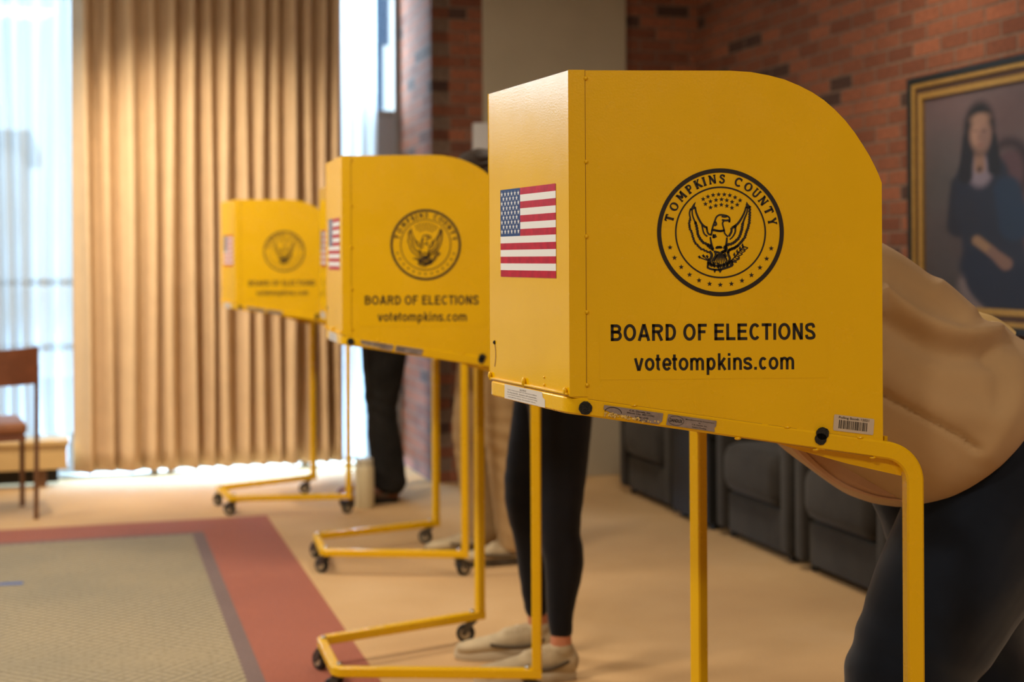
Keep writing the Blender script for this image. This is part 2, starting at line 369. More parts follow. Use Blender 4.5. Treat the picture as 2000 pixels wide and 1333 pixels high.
# pale plaster panel between the brick faces
mb = MB(); mb.box((.292, -.03, 0), (1.142, 0, HC), .004); o = mb.build('trim_1', 'plaster'); o.location = RP(UC, VP); o.rotation_euler = (0, 0, TH); tag(o, kind='structure')
# windows: frames with mullions, panes
def window(name, u0, u1, z0, z1, mull, trans, panels=(), F=.045):
    mb = MB()
    mb.box((u0, 0, z0), (u0 + F, .07, z1), .004); mb.box((u1 - F, 0, z0), (u1, .07, z1), .004); mb.box((u0 + F, 0, z0), (u1 - F, .07, z0 + F), .004); mb.box((u0 + F, 0, z1 - F), (u1 - F, .07, z1), .004)
    for m in mull: mb.box((m - .025, .005, z0 + F), (m + .025, .065, z1 - F), .003)
    for t in trans: mb.box((u0 + F, .01, t - .022), (u1 - F, .06, t + .022), .003)
    w = mb.build(name, 'frame_metal'); w.location = RP(0, -.22); w.rotation_euler = (0, 0, TH); tag(w, kind='structure')
    mb = MB(); mb.box((u0 + F, .032, z0 + F), (u1 - F, .038, z1 - F)); mb.build('window_glass', 'glass', w)
    for (a, b, c, d) in panels:
        mb = MB(); mb.box((a, .012, c), (b, .05, d), .004); mb.build('window_panel', 'grey_panel', w)
    return w
window('window_1', -6.9, -.30, -.029, 3.0, [-5.25, -3.6, -2.62, -1.62], [.75, 1.12])
window('window_2', -.25, UC - .004, -.029, 3.0, [.55], [2.12], [(.86, UC - .04, .06, 2.10)], .034)
# outdoors, a pale facade and a darker block beyond the glass
mb = MB(); mb.box((-14, 1.0, -.6), (9, 14, -.5)); o = mb.build('ground', 'ground'); o.location = RP(0, 0); o.rotation_euler = (0, 0, TH); tag(o, kind='structure')
def outblock(name, u0, u1, d0, d1, h, mat, label):
    r = empty(name, RP((u0 + u1) / 2, -(d0 + d1) / 2, -.5), TH, label, 'building'); w, d = (u1 - u0) / 2, (d1 - d0) / 2
    mb = MB(); mb.box((-w, -d, 0), (w, d, h)); mb.build('walls', mat, r)
    mb = MB(); mb.box((-w - .12, -d - .12, h), (w + .12, d + .12, h + .15)); mb.build('roof', 'grey_panel', r)
    k = max(2, int(w * 2 / 1.6))
    for i in range(k):
        for j in range(max(1, int(h / 1.6))):
            x = -w + (i + .5) * 2 * w / k; mb = MB(); mb.box((x - .3, -d - .03, .7 + j * 1.5), (x + .3, -d + .02, 1.6 + j * 1.5)); mb.build('window', 'outbuild', r)
outblock('building', -3.2, -1.3, 5.2, 8.0, 2.75, 'outpale', 'pale pinkish building outside behind the sheer curtain at the left')
outblock('building', .9, 1.905, 4.57, 6.4, 7.5, 'outbuild', 'dark blue grey building seen through the narrow window slot beside the brick pier')

outblock('building', -14.0, -3.6, 5.2, 8.0, 2.75, 'brick', 'added unseen brick block outside the left window, shaping the reflections in the booth panels')  # added out of view, darkens the lower window reflection in the booth front
# ------------------------------------------------------------------ curtains
def u_at(px, V):      # where the sight line of pixel column px meets the line v=V
    m = (px - 1000) / FPX; b = O0 + VV * V; return (m * b.y - b.x) / (UU.x - m * UU.y)
def curtain_mesh(fx, zs, name, mat, parent=None, solid=0.):
    """fx(k, z)-> list of (u, v) for a height"""
    mb = MB(); rows = []
    for z in zs: rows.append([mb.b.verts.new(RP(u, v, z)) for u, v in fx(z)])
    for A, B in zip(rows, rows[1:]):
        for i in range(len(A) - 1): mb.b.faces.new([A[i], A[i + 1], B[i + 1], B[i]])
    o = mb.build(name, mat, parent, recalc=False)
    for p in o.data.polygons: p.use_smooth = True
    if solid: md = o.modifiers.new('thick', 'SOLIDIFY'); md.thickness = solid
    return o
folds = [141, 184, 225, 277, 313, 349, 387, 421, 455, 490, 521, 551, 583, 615, 641, 669]
FU = [u_at(p, .03) for p in folds]
def drape(z):
    out = []; q = (z - .04) / 2.9
    for i in range(len(FU) - 1):
        a, b = FU[i], FU[i + 1]; d = b - a; rr = random.Random(i * 7 + 1); ph = rr.random() * 6; sk = rr.uniform(-.12, .12); dep = rr.uniform(.10, .15)
        for k in range(14):
            t = k / 14; wob = .010 * sin(ph + q * 4.5) * sin(pi * t)
            s_ = t + sk * sin(pi * t)
            tt = t ** 1.7; v = dep * (abs(sin(pi * tt)) ** .8) + .008 * sin(2 * pi * t * 1.5 + ph + q * 2) * sin(pi * t)
            out.append((a + d * s_ + wob, -.0 + v))
    out.append((FU[-1], .03)); return out
dr = curtain_mesh(drape, [.072 + 2.92 * i / 24 for i in range(25)], 'curtain', 'drape', None, .003)
tag(dr, 'heavy tan pleated floor length drape covering the middle of the window wall', 'curtain')
def sheer_fn(u0, u1, v0, amp, per, seed):
    def f(z):
        out = []; n = int((u1 - u0) / per * 10)
        for i in range(n + 1):
            u = u0 + (u1 - u0) * i / n; w = noise.noise(Vector((u * 3.1, z * .35, seed))) * 2.2 + noise.noise(Vector((u * 9, z * .5, seed + 9))) * .5
            out.append((u, v0 + amp * sin(2 * pi * u / per + w * 2.2) + .02 * w))
        return out
    return f
o = curtain_mesh(sheer_fn(-2.3, FU[0] + .10, -.10, .050, .085, 3.), [.27 + 2.7 * i / 20 for i in range(21)], 'sheer_curtain', 'sheer')
tag(o, 'sheer white voile curtain over the window left of the tan drape', 'curtain')
o = curtain_mesh(sheer_fn(FU[-1] - .12, u_at(738, -.10), -.10, .02, .07, 8.), [.07 + 2.9 * i / 20 for i in range(21)], 'sheer_curtain', 'sheer')
tag(o, 'narrow sheer white curtain between the tan drape and the brick pier', 'curtain')

# heater cover under the left window
ht = empty('heater_cover', RP(-3.2, -.02), TH, 'low light wood heater cover below the left window behind the chair', 'heater cover')
hw = (FU[0] - .03 + 3.2)
mb = MB(); mb.box((-2.4, -.10, .10), (hw, .06, .235), .004); mb.build('front_board', 'lightwood', ht)
mb = MB(); mb.box((-2.42, -.12, .235), (hw + .01, .08, .262), .005); mb.build('top_board', 'lightwood', ht)
for x in (-2.0, -1.0, 0, 1.0, hw - .16): mb = MB(); mb.box((x, -.06, 0), (x + .05, .02, .10), .003); mb.build('foot', 'woodleg', ht)
mb = MB(); mb.box((-2.35, -.02, .02), (hw - .05, .05, .10)); mb.build('shadow_box', 'black', ht)  # black box standing in for the shadow beneath the cover

# ------------------------------------------------------------------ rug
A = Vector((-1.196, 6.898)); # outer corner
def rug_layer(name, inset, mat, z, parent):
    # outer corner in room frame
    au = (Vector((A.x, A.y, 0)) - O0).dot(UU) - inset; av = (Vector((A.x, A.y, 0)) - O0).dot(VV) + inset
    mb = MB(); mb.box((-5.4 + inset, -(av + 7.6 - 2 * inset), z - .0014), (au, -av, z)); o = mb.build(name, mat, parent); return o
rug = empty('rug', RP(0, 0), TH, 'large inlaid rug with terracotta border and woven beige field', 'rug')
rug_layer('border', 0, 'terra', .0015, rug); rug_layer('inner_band', .325, 'mauve', .0025, rug); rug_layer('field', .378, 'rugfield', .0035, rug)
mb = MB(); c = at(20, 1143, 5.456); mb.box((-.05, -.018, .0035), (.045, .02, .0050), .0005); o = mb.build('tape_strip', 'bluetape'); o.location = (c.x, c.y, 0); o.rotation_euler = (0, 0, .2)
tag(o, 'small strip of blue tape on the beige rug at the left edge', 'tape')

# ------------------------------------------------------------------ voting booth
BW, SP, LS, ZT = .3398, .3345, .542, 1.535
TW, ZBAR = .0272, .0995
def zl(s): return 1.0165 - .152 * s                       # centre line height of the sloping tube
def SD(s, z, off=0., side=-1):
    d = Vector((cos(SP), side * sin(SP), 0)); n = Vector((-sin(SP), side * cos(SP), 0))
    return Vector((0, side * BW / 2, z)) + d * s + n * off
def FR(t, z, off=0.): return Vector((-off, -BW / 2 + t, z))
def sans_glyph(ch, w, h, t):
    e = t / 2
    def arc(cx, cy, rx, ry, a0, a1, n=14): return [(cx + rx * cos(R(a0 + (a1 - a0) * i / n)), cy + ry * sin(R(a0 + (a1 - a0) * i / n))) for i in range(n + 1)]
    V = lambda x, a=0, b=h: [(x, a), (x, b)]
    Hh = lambda y, a, b: [(a, y), (b, y)]
    if ch in 'BPR':
        m = h * .54; x0 = w * .52; o = [V(e), [(0, h - e)] + arc(x0, (h - e + m) / 2, w * (.94 if ch == 'B' else .96) - e - x0, (h - e - m) / 2, 90, -90) + [(0, m)]]
        if ch == 'B': o += [[(0, m)] + arc(x0, (m + e) / 2, w - e - x0, (m - e) / 2, 90, -90) + [(0, e)]]
        if ch == 'R': o += [[(w * .50, m), (w - t * .62, 0)]]
        return o
    if ch in 'Oo': return [('closed', arc(w / 2, h / 2, w / 2 - e, h / 2 - e * .85, 0, 354, 40))]
    if ch == 'A': return [[(t * .52, 0), (w / 2 - t * .06, h)], [(w - t * .52, 0), (w / 2 + t * .06, h)], Hh(h * .30, w * .22, w * .78)]
    if ch == 'D': return [V(e), [(0, h - e)] + arc(w * .42, h / 2, w * .58 - e, h / 2 - e, 90, -90, 20) + [(0, e)]]
    if ch == 'F': return [V(e), Hh(h - e, 0, w), Hh(h * .52, 0, w * .86)]
    if ch == 'E': return [V(e), Hh(h - e, 0, w * .97), Hh(h * .53, 0, w * .90), Hh(e, 0, w)]
    if ch == 'L': return [V(e), Hh(e, 0, w)]
    if ch in 'Cc': return [arc(w / 2 + w * .02, h / 2, w / 2 - e, h / 2 - e * .85, 42, 318, 28)]
    if ch == 'T': return [V(w / 2), Hh(h - e, 0, w)]
    if ch == 'I': return [V(w / 2)]
    if ch == 'N': return [V(e), V(w - e), [(e, h - .1 * t), (w - e, .1 * t)]]
    if ch in 'Ss': return [spline([(w - e * 1.1, h * .72), (w * .74, h - e * 1.15), (w * .48, h - e * .9), (w * .20, h - e * 1.6), (e, h * .72), (w * .26, h * .57), (w * .66, h * .46), (w - e, h * .28), (w * .80, e * 1.5), (w * .50, e * .9), (w * .20, e * 1.4), (e * .9, h * .29)], 5)]
    if ch == 'v': return [[(t * .5, h), (w / 2 - t * .08, 0)], [(w - t * .5, h), (w / 2 + t * .08, 0)]]
    if ch == 't': return [V(w * .42, h * .22, h * 1.27), Hh(h - e, 0, w * .92), arc(w * .42 + w * .30, h * .22, w * .30, h * .22 - e, 180, 285, 8)]
    if ch == 'e': return [arc(w / 2, h / 2, w / 2 - e, h / 2 - e * .85, -38, -360, 30), Hh(h * .47, e, w - e * .6)]
    if ch == 'm': return [V(e, 0, h * .97)] + [arc(x0 + (w - t) / 4, h * .62, (w - t) / 4, h * .38 - e * .85, 180, 0, 12) + [(x0 + (w - t) / 2, 0)] for x0 in (e, e + (w - t) / 2)]
    if ch == 'n': return [V(e, 0, h * .97), arc(w / 2, h * .60, w / 2 - e, h * .40 - e * .85, 180, 0, 14) + [(w - e, 0)]]
    if ch == 'p': return [V(e, -h * .38, h * .97), ('closed', arc(w / 2, h / 2, w / 2 - e, h / 2 - e * .85, 0, 354, 40))]
    if ch == 'k': return [V(e, 0, h * 1.34), [(w - t * .75, h * .97), (e, h * .36)], [(w * .38, h * .56), (w - t * .6, 0)]]
    if ch == 'i': return [V(w / 2, 0, h * .97), V(w / 2, h * 1.13, h * 1.34)]
    if ch == '.': return [V(w / 2, 0, t * 1.05)]
def sans_lines(mb, put, which):
    k = (.3850 - .0639) / 1811
    def line(items, z0, h, t):
        for ch, a, b in items:
            for g in sans_glyph(ch, b - a, h, t):
                cl = g[0] == 'closed'; g = g[1] if cl else g
                ribbon(mb, [(.0639 + (a - 57 + x) * k, z0 + y * k) for x, y in g], t * k, put, cl)
    if which == 0: line([('B', 57, 155), ('O', 170, 280), ('A', 293, 405), ('R', 420, 522), ('D', 540, 632), ('O', 695, 805), ('F', 825, 903), ('E', 970, 1058), ('L', 1075, 1157), ('E', 1175, 1262), ('C', 1278, 1378), ('T', 1390, 1478), ('I', 1493, 1518), ('O', 1536, 1646), ('N', 1665, 1756), ('S', 1776, 1868)], 1.1155, 146, 26)
    if which == 1: line([('v', 260, 345), ('o', 355, 441), ('t', 450, 498), ('e', 509, 592), ('t', 596, 644), ('o', 653, 740), ('m', 755, 878), ('p', 900, 980), ('k', 1000, 1080), ('i', 1088, 1112), ('n', 1135, 1213), ('s', 1226, 1305), ('.', 1321, 1346), ('c', 1362, 1438), ('o', 1450, 1537), ('m', 1553, 1677)], 1.0692, 110, 24)
def make_booth():
    B = empty('voting_booth')
    ins = -.010
    # top frame: near post, sloping rail, front rail, sloping rail, far post, one bent square tube
    def P(s, z, side): return SD(s, z, ins, side)
    cn, cf = Vector((.010, -BW / 2 + .0085, zl(0))), Vector((.010, BW / 2 - .0085, zl(0)))
    pts = [P(LS, ZBAR - .001, -1), P(LS, zl(LS), -1), cn, cf, P(LS, zl(LS), 1), P(LS, ZBAR - .001, 1)]
    path = fillet(pts, [0, .050, .022, .022, .050, 0], 10); mb = MB(); sweep_square(mb, path, TW, (-sin(SP), -cos(SP), 0)); mb.build('top_frame', 'yellow', B, True)
    # base frame
    zb = ZBAR - TW / 2
    def Q(s, side): return SD(s, zb, ins, side)
    e = -.022
    pts = [Q(LS + TW / 2, -1), Vector((e, -BW / 2 + .002, zb)), Vector((e, BW / 2 - .002, zb)), Q(LS + TW / 2, 1)]
    mb = MB(); sweep_square(mb, fillet(pts, [0, .03, .03, 0], 6), TW, (-sin(SP), -cos(SP), 0)); bf = mb.build('base_frame', 'yellow', B, True)
    for side in (-1, 1):
        for s in (.06, .40, .455):
            mb = MB(); p = SD(s, zb, ins + TW / 2 - .001, side); nrm = Vector((-sin(SP), side * cos(SP), 0)); mb.cyl(p, p + nrm * .002, .0062, 14); mb.build('hole_plug', 'plug', bf)
    # casters
    for (pos, a) in [(Vector((e + .012, -BW / 2 + .02, 0)), 2.4), (Vector((e + .004, BW / 2 - .03, 0)), 2.0), (SD(LS - .025, 0, ins, -1), .35), (SD(LS - .03, 0, ins, 1), 2.7)]:
        c = empty('caster', pos, a); c.parent = B
        ax = Vector((0, 1, 0)); wc = Vector((.022, 0, .0305))
        mb = MB(); mb.lathe([(.012, -.011), (.026, -.011), (.0300, -.007), (.0305, 0), (.0300, .007), (.026, .011), (.012, .011)], wc, ax, 28); mb.build('wheel', 'rubber', c, True)
        mb = MB(); mb.lathe([(.004, -.0125), (.016, -.0118), (.018, -.010), (.018, .010), (.016, .0118), (.004, .0125)], wc, ax, 20); mb.build('wheel_hub', 'hub', c, True)
        mb = MB()
        for yy in (-.0155, .0155): mb.prism([(-.012, yy - .0012, .068), (.016, yy - .0012, .068), (.034, yy - .0012, .034), (.026, yy - .0012, .024), (.016, yy - .0012, .028)], (0, .0024, 0))
        mb.box((-.014, -.0167, .0655), (.018, .0167, .0690)); mb.cyl((.022, -.018, .0305), (.022, .018, .0305), .004, 12); mb.build('fork', 'steel', c, True)
        mb = MB(); mb.cyl((0, 0, .066), (0, 0, ZBAR + .004), .005, 12); mb.lathe([(.004, 0), (.0085, 0), (.0085, .004), (.006, .008), (.001, .009)], (0, 0, ZBAR), n=12); mb.build('stem_bolt', 'chrome', c, True)
    # side panels
    top = [(.2517, 1.5350), (.285, 1.5330), (.3129, 1.5280), (.338, 1.5215), (.3612, 1.5120), (.382, 1.5015), (.4008, 1.4890), (.418, 1.4740), (.4338, 1.4578), (.449, 1.4385), (.4621, 1.4186), (.472, 1.4025), (.4806, 1.3858), (.4865, 1.373), (.4914, 1.3600)]
    for side in (-1, 1):
        out = [(0.001, ZT)] + top + [(.4914, zl(.4914) + TW / 2 - .001), (0.001, zl(0) + TW / 2 - .001)]
        n = Vector((-sin(SP), side * cos(SP), 0)); mb = MB(); mb.prism([SD(s, z, -.0018, side) for s, z in out], n * .0018)
        sp_ = mb.build('side_panel', 'yellow', B)
        # weld beads along the rail
        for s, q_ in ((.10, 1), (.34, 1), (.455, 1), (.262, -1), (.385, -1), (.475, -1)): mb = MB(); mb.ball(SD(s, zl(s) + q_ * (TW / 2 + .0006), .0, side), .004, (1.5, 1, .7), None, 10, 6); mb.build('weld_bead', 'yellow', sp_, True)
        # folded flange of the front panel with its seam and rivets
        mb = MB(); mb.prism([SD(s, z, .0002, side) for s, z in [(-.0005, ZT + .0006), (.0254, ZT + .0006), (.0254, 1.036), (.028, 1.030), (-.0005, zl(0) + TW / 2)]], n * .0012); fg = mb.build('flange', 'yellow', B)
        mb = MB(); mb.prism([SD(s, z, .0001, side) for s, z in [(.0254, ZT), (.0262, ZT), (.0264, 1.045), (.0256, 1.045)]], n * .0006); mb.build('seam', 'seam', fg)
        for z in (1.5227, 1.3936, 1.2779, 1.1607, 1.048):
            mb = MB(); mb.ball(SD(.0268, z, .001, side), .0034, (1, 1, 1), None, 12, 8); mb.build('rivet', 'yellow', fg, True)
        # tapering bracket sheet under the rail
        gp = [(.27, zl(.27) - .004), (.36, .9415), (.44, .9185), (.5246, .8985), (.529, .935), (.40, zl(.40))]
        mb = MB(); mb.prism([SD(s, z, ins - .006, side) for s, z in gp], n * .002); mb.build('bracket', 'yellow', B)
        # crack line below the rail
        mb = MB()
        for a, b_ in ((.265, .385), (.398, .475)): mb.prism([SD(a, zl(a) - TW / 2 + .0016, ins + TW / 2 - .0002, side), SD(b_, zl(b_) - TW / 2 + .0016, ins + TW / 2 - .0002, side), SD(b_, zl(b_) - TW / 2 + .0007, ins + TW / 2 - .0002, side), SD(a, zl(a) - TW / 2 + .0007, ins + TW / 2 - .0002, side)], n * .0006)
        for a, b_ in ((.028, .30), (.31, .355), (.40, .46)): mb.prism([SD(a, zl(a) + TW / 2 + .0004, .0001, side), SD(b_, zl(b_) + TW / 2 + .0004, .0001, side), SD(b_, zl(b_) + TW / 2 - .0003, .0001, side), SD(a, zl(a) + TW / 2 - .0003, .0001, side)], n * .0005)
        mb.build('joint_line', 'seam', sp_)
    # front panel with welds and slot
    mb = MB(); mb.prism([FR(0, ZT, 0), FR(BW, ZT, 0), FR(BW, 1.030, 0), FR(0, 1.030, 0)], (.0018, 0, 0)); fp = mb.build('front_panel', 'yellow_front', B)
    mb = MB(); y0 = 1.0345
    mb.box((-.0042, -BW / 2 + .004, y0 - .0022), (.002, BW / 2 - .004, y0 + .0012), .001)
    mb.ball(FR(.178, y0 + .004, .003), .0055, (.7, .8, 1.5), None, 12, 8); mb.ball(FR(.012, y0 + .003, .003), .005, (.7, .8, 1.3), None, 12, 8); mb.ball(FR(.332, y0 + .004, .003), .005, (.7, .8, 1.3), None, 12, 8)
    mb.ball(FR(.098, y0 + .006, .001), .0022, (.8, 1, 1), None, 8, 6); mb.ball(FR(.098, y0 + .018, .001), .0018, (.8, 1, 1), None, 8, 6); mb.build('weld_bead', 'yellow', fp, True)
    mb = MB(); ribbon(mb, spline([(.3166, 1.097), (.3110, 1.086), (.3105, 1.070), (.3150, 1.055)]), .0022, lambda a, b_: FR(a, b_, .0008)); mb.build('handle_slot', 'seam', fp)
    mb = MB(); mb.ball((0, 0, 0), .0036, (1, 1, 1), None, 10, 6); rv = mb.build('rivet', 'plug', fp, True); rv.location = FR(.3150, 1.0975, .0)
    # writing tray
    def T(s, side, dz=0): return SD(s, zl(s) + dz, -.02, side)
    mb = MB(); mb.prism([Vector((.022, -BW / 2 + .02, zl(0) + .004)), T(.50, -1, .004), T(.50, 1, .004), Vector((.022, BW / 2 - .02, zl(0) + .004))], (0, 0, .003))
    a, b_ = T(.50, -1, .004), T(.50, 1, .004); d = Vector((cos(0), 0, 0)); mb.prism([a, b_, b_ + Vector((.006, 0, 0)), a + Vector((.006, 0, 0))], (0, 0, .016)); mb.build('writing_tray', 'yellow', B)
    # flag sticker, canton on the far side as seen from outside
    mb = MB(); t0, t1, z0, z1 = .2840, .0489, 1.2128, 1.3625; h = (z1 - z0) / 13; tc = t0 - (t0 - t1) * .378; putf = lambda a, b_: FR(a, b_, .0006); o2 = lambda a, b_: FR(a, b_, .0009)
    for i in range(13):
        mb.mi = 0 if i % 2 == 0 else 1; a0 = tc if i < 7 else t0; poly(mb, [(a0, z1 - i * h), (t1, z1 - i * h), (t1, z1 - (i + 1) * h), (a0, z1 - (i + 1) * h)], putf)
    mb.mi = 2; poly(mb, [(t0, z1), (tc, z1), (tc, z1 - 7 * h), (t0, z1 - 7 * h)], putf)
    mb.mi = 1; cw, ch = (t0 - tc) / 12, 7 * h / 10
    for r_ in range(9):
        for k in range(6 if r_ % 2 == 0 else 5): star(mb, t0 - cw * (1 + 2 * k + (r_ % 2)), z1 - ch * (r_ + 1), .0050, o2)
    mb.build('flag_sticker', ['flag_red', 'flag_white', 'flag_blue'], B)
    # clear lettering film, seal and lettering on the near panel
    n1 = lambda a, b_: SD(a, b_, .0004); n2 = lambda a, b_: SD(a, b_, .0007)
    mb = MB(); poly(mb, [(.0465, 1.1445), (.4035, 1.1445), (.4035, 1.0555), (.0465, 1.0555)], n1); mb.build('lettering_film', 'clear', B)
    mb = MB(); sans_lines(mb, n2, 0); mb.build('lettering', 'ink', B)
    mb = MB(); sans_lines(mb, n2, 1); mb.build('web_lettering', 'ink', B)
    mb = MB(); seal(mb, .2364, 1.2834, .0992, n2); mb.build('seal_emblem', 'ink', B)
    # black plugs on the rail
    for pts_, nm in (([(.0236, 1.0126, .0105)], 0), ([(.3945, .9690, .0100), (.3915, .9605, .0092)], 1)):
        mb = MB()
        for (s, z, r_) in pts_:
            P_ = SD(s, z, ins + TW / 2 - .0003); nrm = Vector((-sin(SP), -cos(SP), 0)); a_ = nrm.orthogonal().normalized(); c_ = nrm.cross(a_); N = 26
            ring = [P_ + (a_ * cos(2 * pi * i / N) + c_ * sin(2 * pi * i / N)) * r_ * (1 + .10 * noise.noise(Vector((i * 1.3, s * 90, 0)))) for i in range(N)]
            mb.prism(ring, nrm * (.0016 + .0004 * nm))
            if nm == 0:
                for k in range(26): q = random.Random(k); ang = q.random() * 6.3; rr = r_ * q.random() * .9; mb.ball(P_ + (a_ * cos(ang) + c_ * sin(ang)) * rr + nrm * .0014, .0013, (1, 1, 1), None, 8, 5)
        mb.build('rubber_plug', 'plug', B, True)
    # foil maker's labels on the rail, following its slope
    off = ins + TW / 2 + .0004
    sl = math.atan(.152)
    def rail(s0): return lambda a, b_: SD(s0 + a * cos(sl) + b_ * sin(sl) * 1, zl(s0) - a * sin(sl) + b_ * cos(sl), off)
    def rail2(s0): return lambda a, b_: SD(s0 + a * cos(sl) + b_ * sin(sl), zl(s0) - a * sin(sl) + b_ * cos(sl), off + .0003)
    p, q = rail(.0515), rail2(.0515)
    mb = MB(); poly(mb, [(0, .0085), (.093, .0085), (.093, -.004), (.088, -.0092), (.060, -.0088), (.046, -.004), (.03, -.0035), (.012, -.002), (0, .002)], p); lb = mb.build('maker_label', 'foil', B)
    mb = MB(); ribbon(mb, [(.0155 + .0130 * cos(t / 16 * pi), -.001 + .0078 * sin(t / 16 * pi)) for t in range(17)], .0011, q)
    text_faces(mb, 'C.R. Daniels, Inc.', .040, .074, .0040, .0070, q, .02); text_faces(mb, 'Ellicott City, MD 21042', .037, .080, .0000, .0032, q, .02); text_faces(mb, '410-461-2100', .049, .071, -.0042, -.0012, q, .02); text_faces(mb, 'Made in U.S.A.', .052, .074, -.0080, -.0055, q, .01); mb.build('label_print', 'ink', lb)
    mb = MB(); rnd = random.Random(3)
    for k in range(70):
        a = rnd.uniform(.002, .058) if k < 60 else rnd.uniform(.058, .09); b_ = rnd.uniform(-.0085, -.0015 - a * .04); mb.ball(q(a, b_), rnd.uniform(.0008, .0019), (1, .4, 1), None, 6, 4)
    mb.build('scraped_patch', 'scrape', lb)
    p, q = rail(.1512), rail2(.1512)
    mb = MB(); poly(mb, [(0, .0085), (.0765, .0085), (.0768, 0), (.0745, -.003), (.076, -.0088), (-.001, -.0085)], p); lb = mb.build('maker_label', 'foil', B)
    mb = MB(); ribbon(mb, [(.0135 + .0122 * cos(t / 14 * pi), 0 + .0072 * sin(t / 14 * pi)) for t in range(28)], .0006, q, True)
    text_faces(mb, 'DANDUX', .0035, .0235, -.0026, .0026, q, .035); text_faces(mb, 'Manufactured by Consumers', .028, .073, .0030, .0056, q, .008); text_faces(mb, 'for', .049, .0525, .0000, .0020, q, .008); text_faces(mb, 'C.R. Daniels, Inc.', .039, .063, -.0036, -.0012, q, .008); text_faces(mb, 'Patents Pending', .040, .062, -.0076, -.0052, q, .008); mb.build('label_print', 'ink', lb)
    # white instruction sticker on the front rail
    fo = -.010 + TW / 2 + .0004; wz = lambda a, b_: FR(a, b_, fo); wz2 = lambda a, b_: FR(a, b_, fo + .0003)
    mb = MB(); poly(mb, [(.2600, zl(0) + .0125), (.0990, zl(0) + .0125), (.0960, zl(0) + .004), (.0875, zl(0) + .001), (.0872, zl(0) - .0118), (.2610, zl(0) - .0118)], wz); lb = mb.build('instruction_label', 'paper', B)
    mb = MB(); text_faces(mb, 'NOTICE', .192, .165, zl(0) + .0065, zl(0) + .0095, wz2, .01)
    for i, (t_, L_) in enumerate((('Your vote is private, do not leave ballots', .05), ('in the booth. Return all materials', .06), ('to the election inspector when you are done voting', .045), ('and please keep the booth clean', .08))):
        text_faces(mb, t_, .252 - L_ * .1, .110 + L_ * .2, zl(0) + .0032 - i * .0040, zl(0) + .0056 - i * .0040, wz2, .005)
    mb.build('label_print', 'grey_ink', lb)
    return B

LET = {  # wedge serif letters as strokes: (points, width); box about .0-.9 wide, cap height 1
 'T': (.80, [([(.40, 0), (.40, .95)], .20), ([(.04, .92), (.76, .92)], .15), ([(.08, .98), (.04, .72)], .09), ([(.72, .98), (.76, .72)], .09), ([(.24, .03), (.56, .03)], .08)]),
 'O': (.86, [('ring', (.43, .5, .36, .44), .16)]),
 'M': (1.0, [([(.16, 0), (.20, 1)], .13), ([(.20, .98), (.50, .25)], .19), ([(.50, .25), (.80, .98)], .13), ([(.80, 1), (.86, 0)], .20), ([(.04, .03), (.30, .03)], .08), ([(.70, .03), (1.0, .03)], .08), ([(.06, .97), (.26, .97)], .08), ([(.76, .97), (.98, .97)], .08)]),
 'P': (.74, [([(.20, 0), (.20, 1)], .20), ([(.2, .93), (.45, .93), (.60, .85), (.64, .70), (.58, .54), (.45, .47), (.24, .47)], .14), ([(.04, .03), (.38, .03)], .08), ([(.04, .97), (.25, .97)], .08)]),
 'K': (.84, [([(.20, 0), (.20, 1)], .20), ([(.24, .45), (.62, .95)], .12), ([(.34, .55), (.74, .04)], .20), ([(.04, .03), (.38, .03)], .08), ([(.04, .97), (.38, .97)], .08), ([(.50, .97), (.76, .97)], .08), ([(.60, .03), (.88, .03)], .08)]),
 'I': (.42, [([(.21, 0), (.21, 1)], .20), ([(.03, .03), (.39, .03)], .08), ([(.03, .97), (.39, .97)], .08)]),
 'N': (.88, [([(.16, 0), (.16, .95)], .13), ([(.14, .96), (.72, .04)], .20), ([(.74, 0), (.74, 1)], .13), ([(.02, .03), (.30, .03)], .08), ([(.0, .97), (.24, .97)], .08), ([(.60, .97), (.88, .97)], .08)]),
 'S': (.70, [([(.58, .78), (.50, .90), (.34, .95), (.18, .87), (.15, .72), (.30, .58), (.48, .46), (.57, .32), (.50, .12), (.32, .04), (.16, .10), (.08, .24)], .15), ([(.60, .98), (.58, .70)], .08), ([(.08, .02), (.08, .28)], .08)]),
 'C': (.80, [('arc', (.44, .5, .36, .44, 45, 315), .16), ([(.72, .97), (.72, .68)], .08)]),
 'U': (.86, [([(.20, .98), (.20, .34), (.27, .12), (.44, .05), (.60, .12), (.67, .34), (.67, .98)], .15), ([(.04, .97), (.38, .97)], .08), ([(.54, .97), (.84, .97)], .08)]),
 'Y': (.80, [([(.40, 0), (.40, .48)], .20), ([(.40, .45), (.12, .95)], .18), ([(.40, .45), (.68, .95)], .12), ([(.24, .03), (.56, .03)], .08), ([(.0, .97), (.28, .97)], .08), ([(.54, .97), (.82, .97)], .08)]),
}
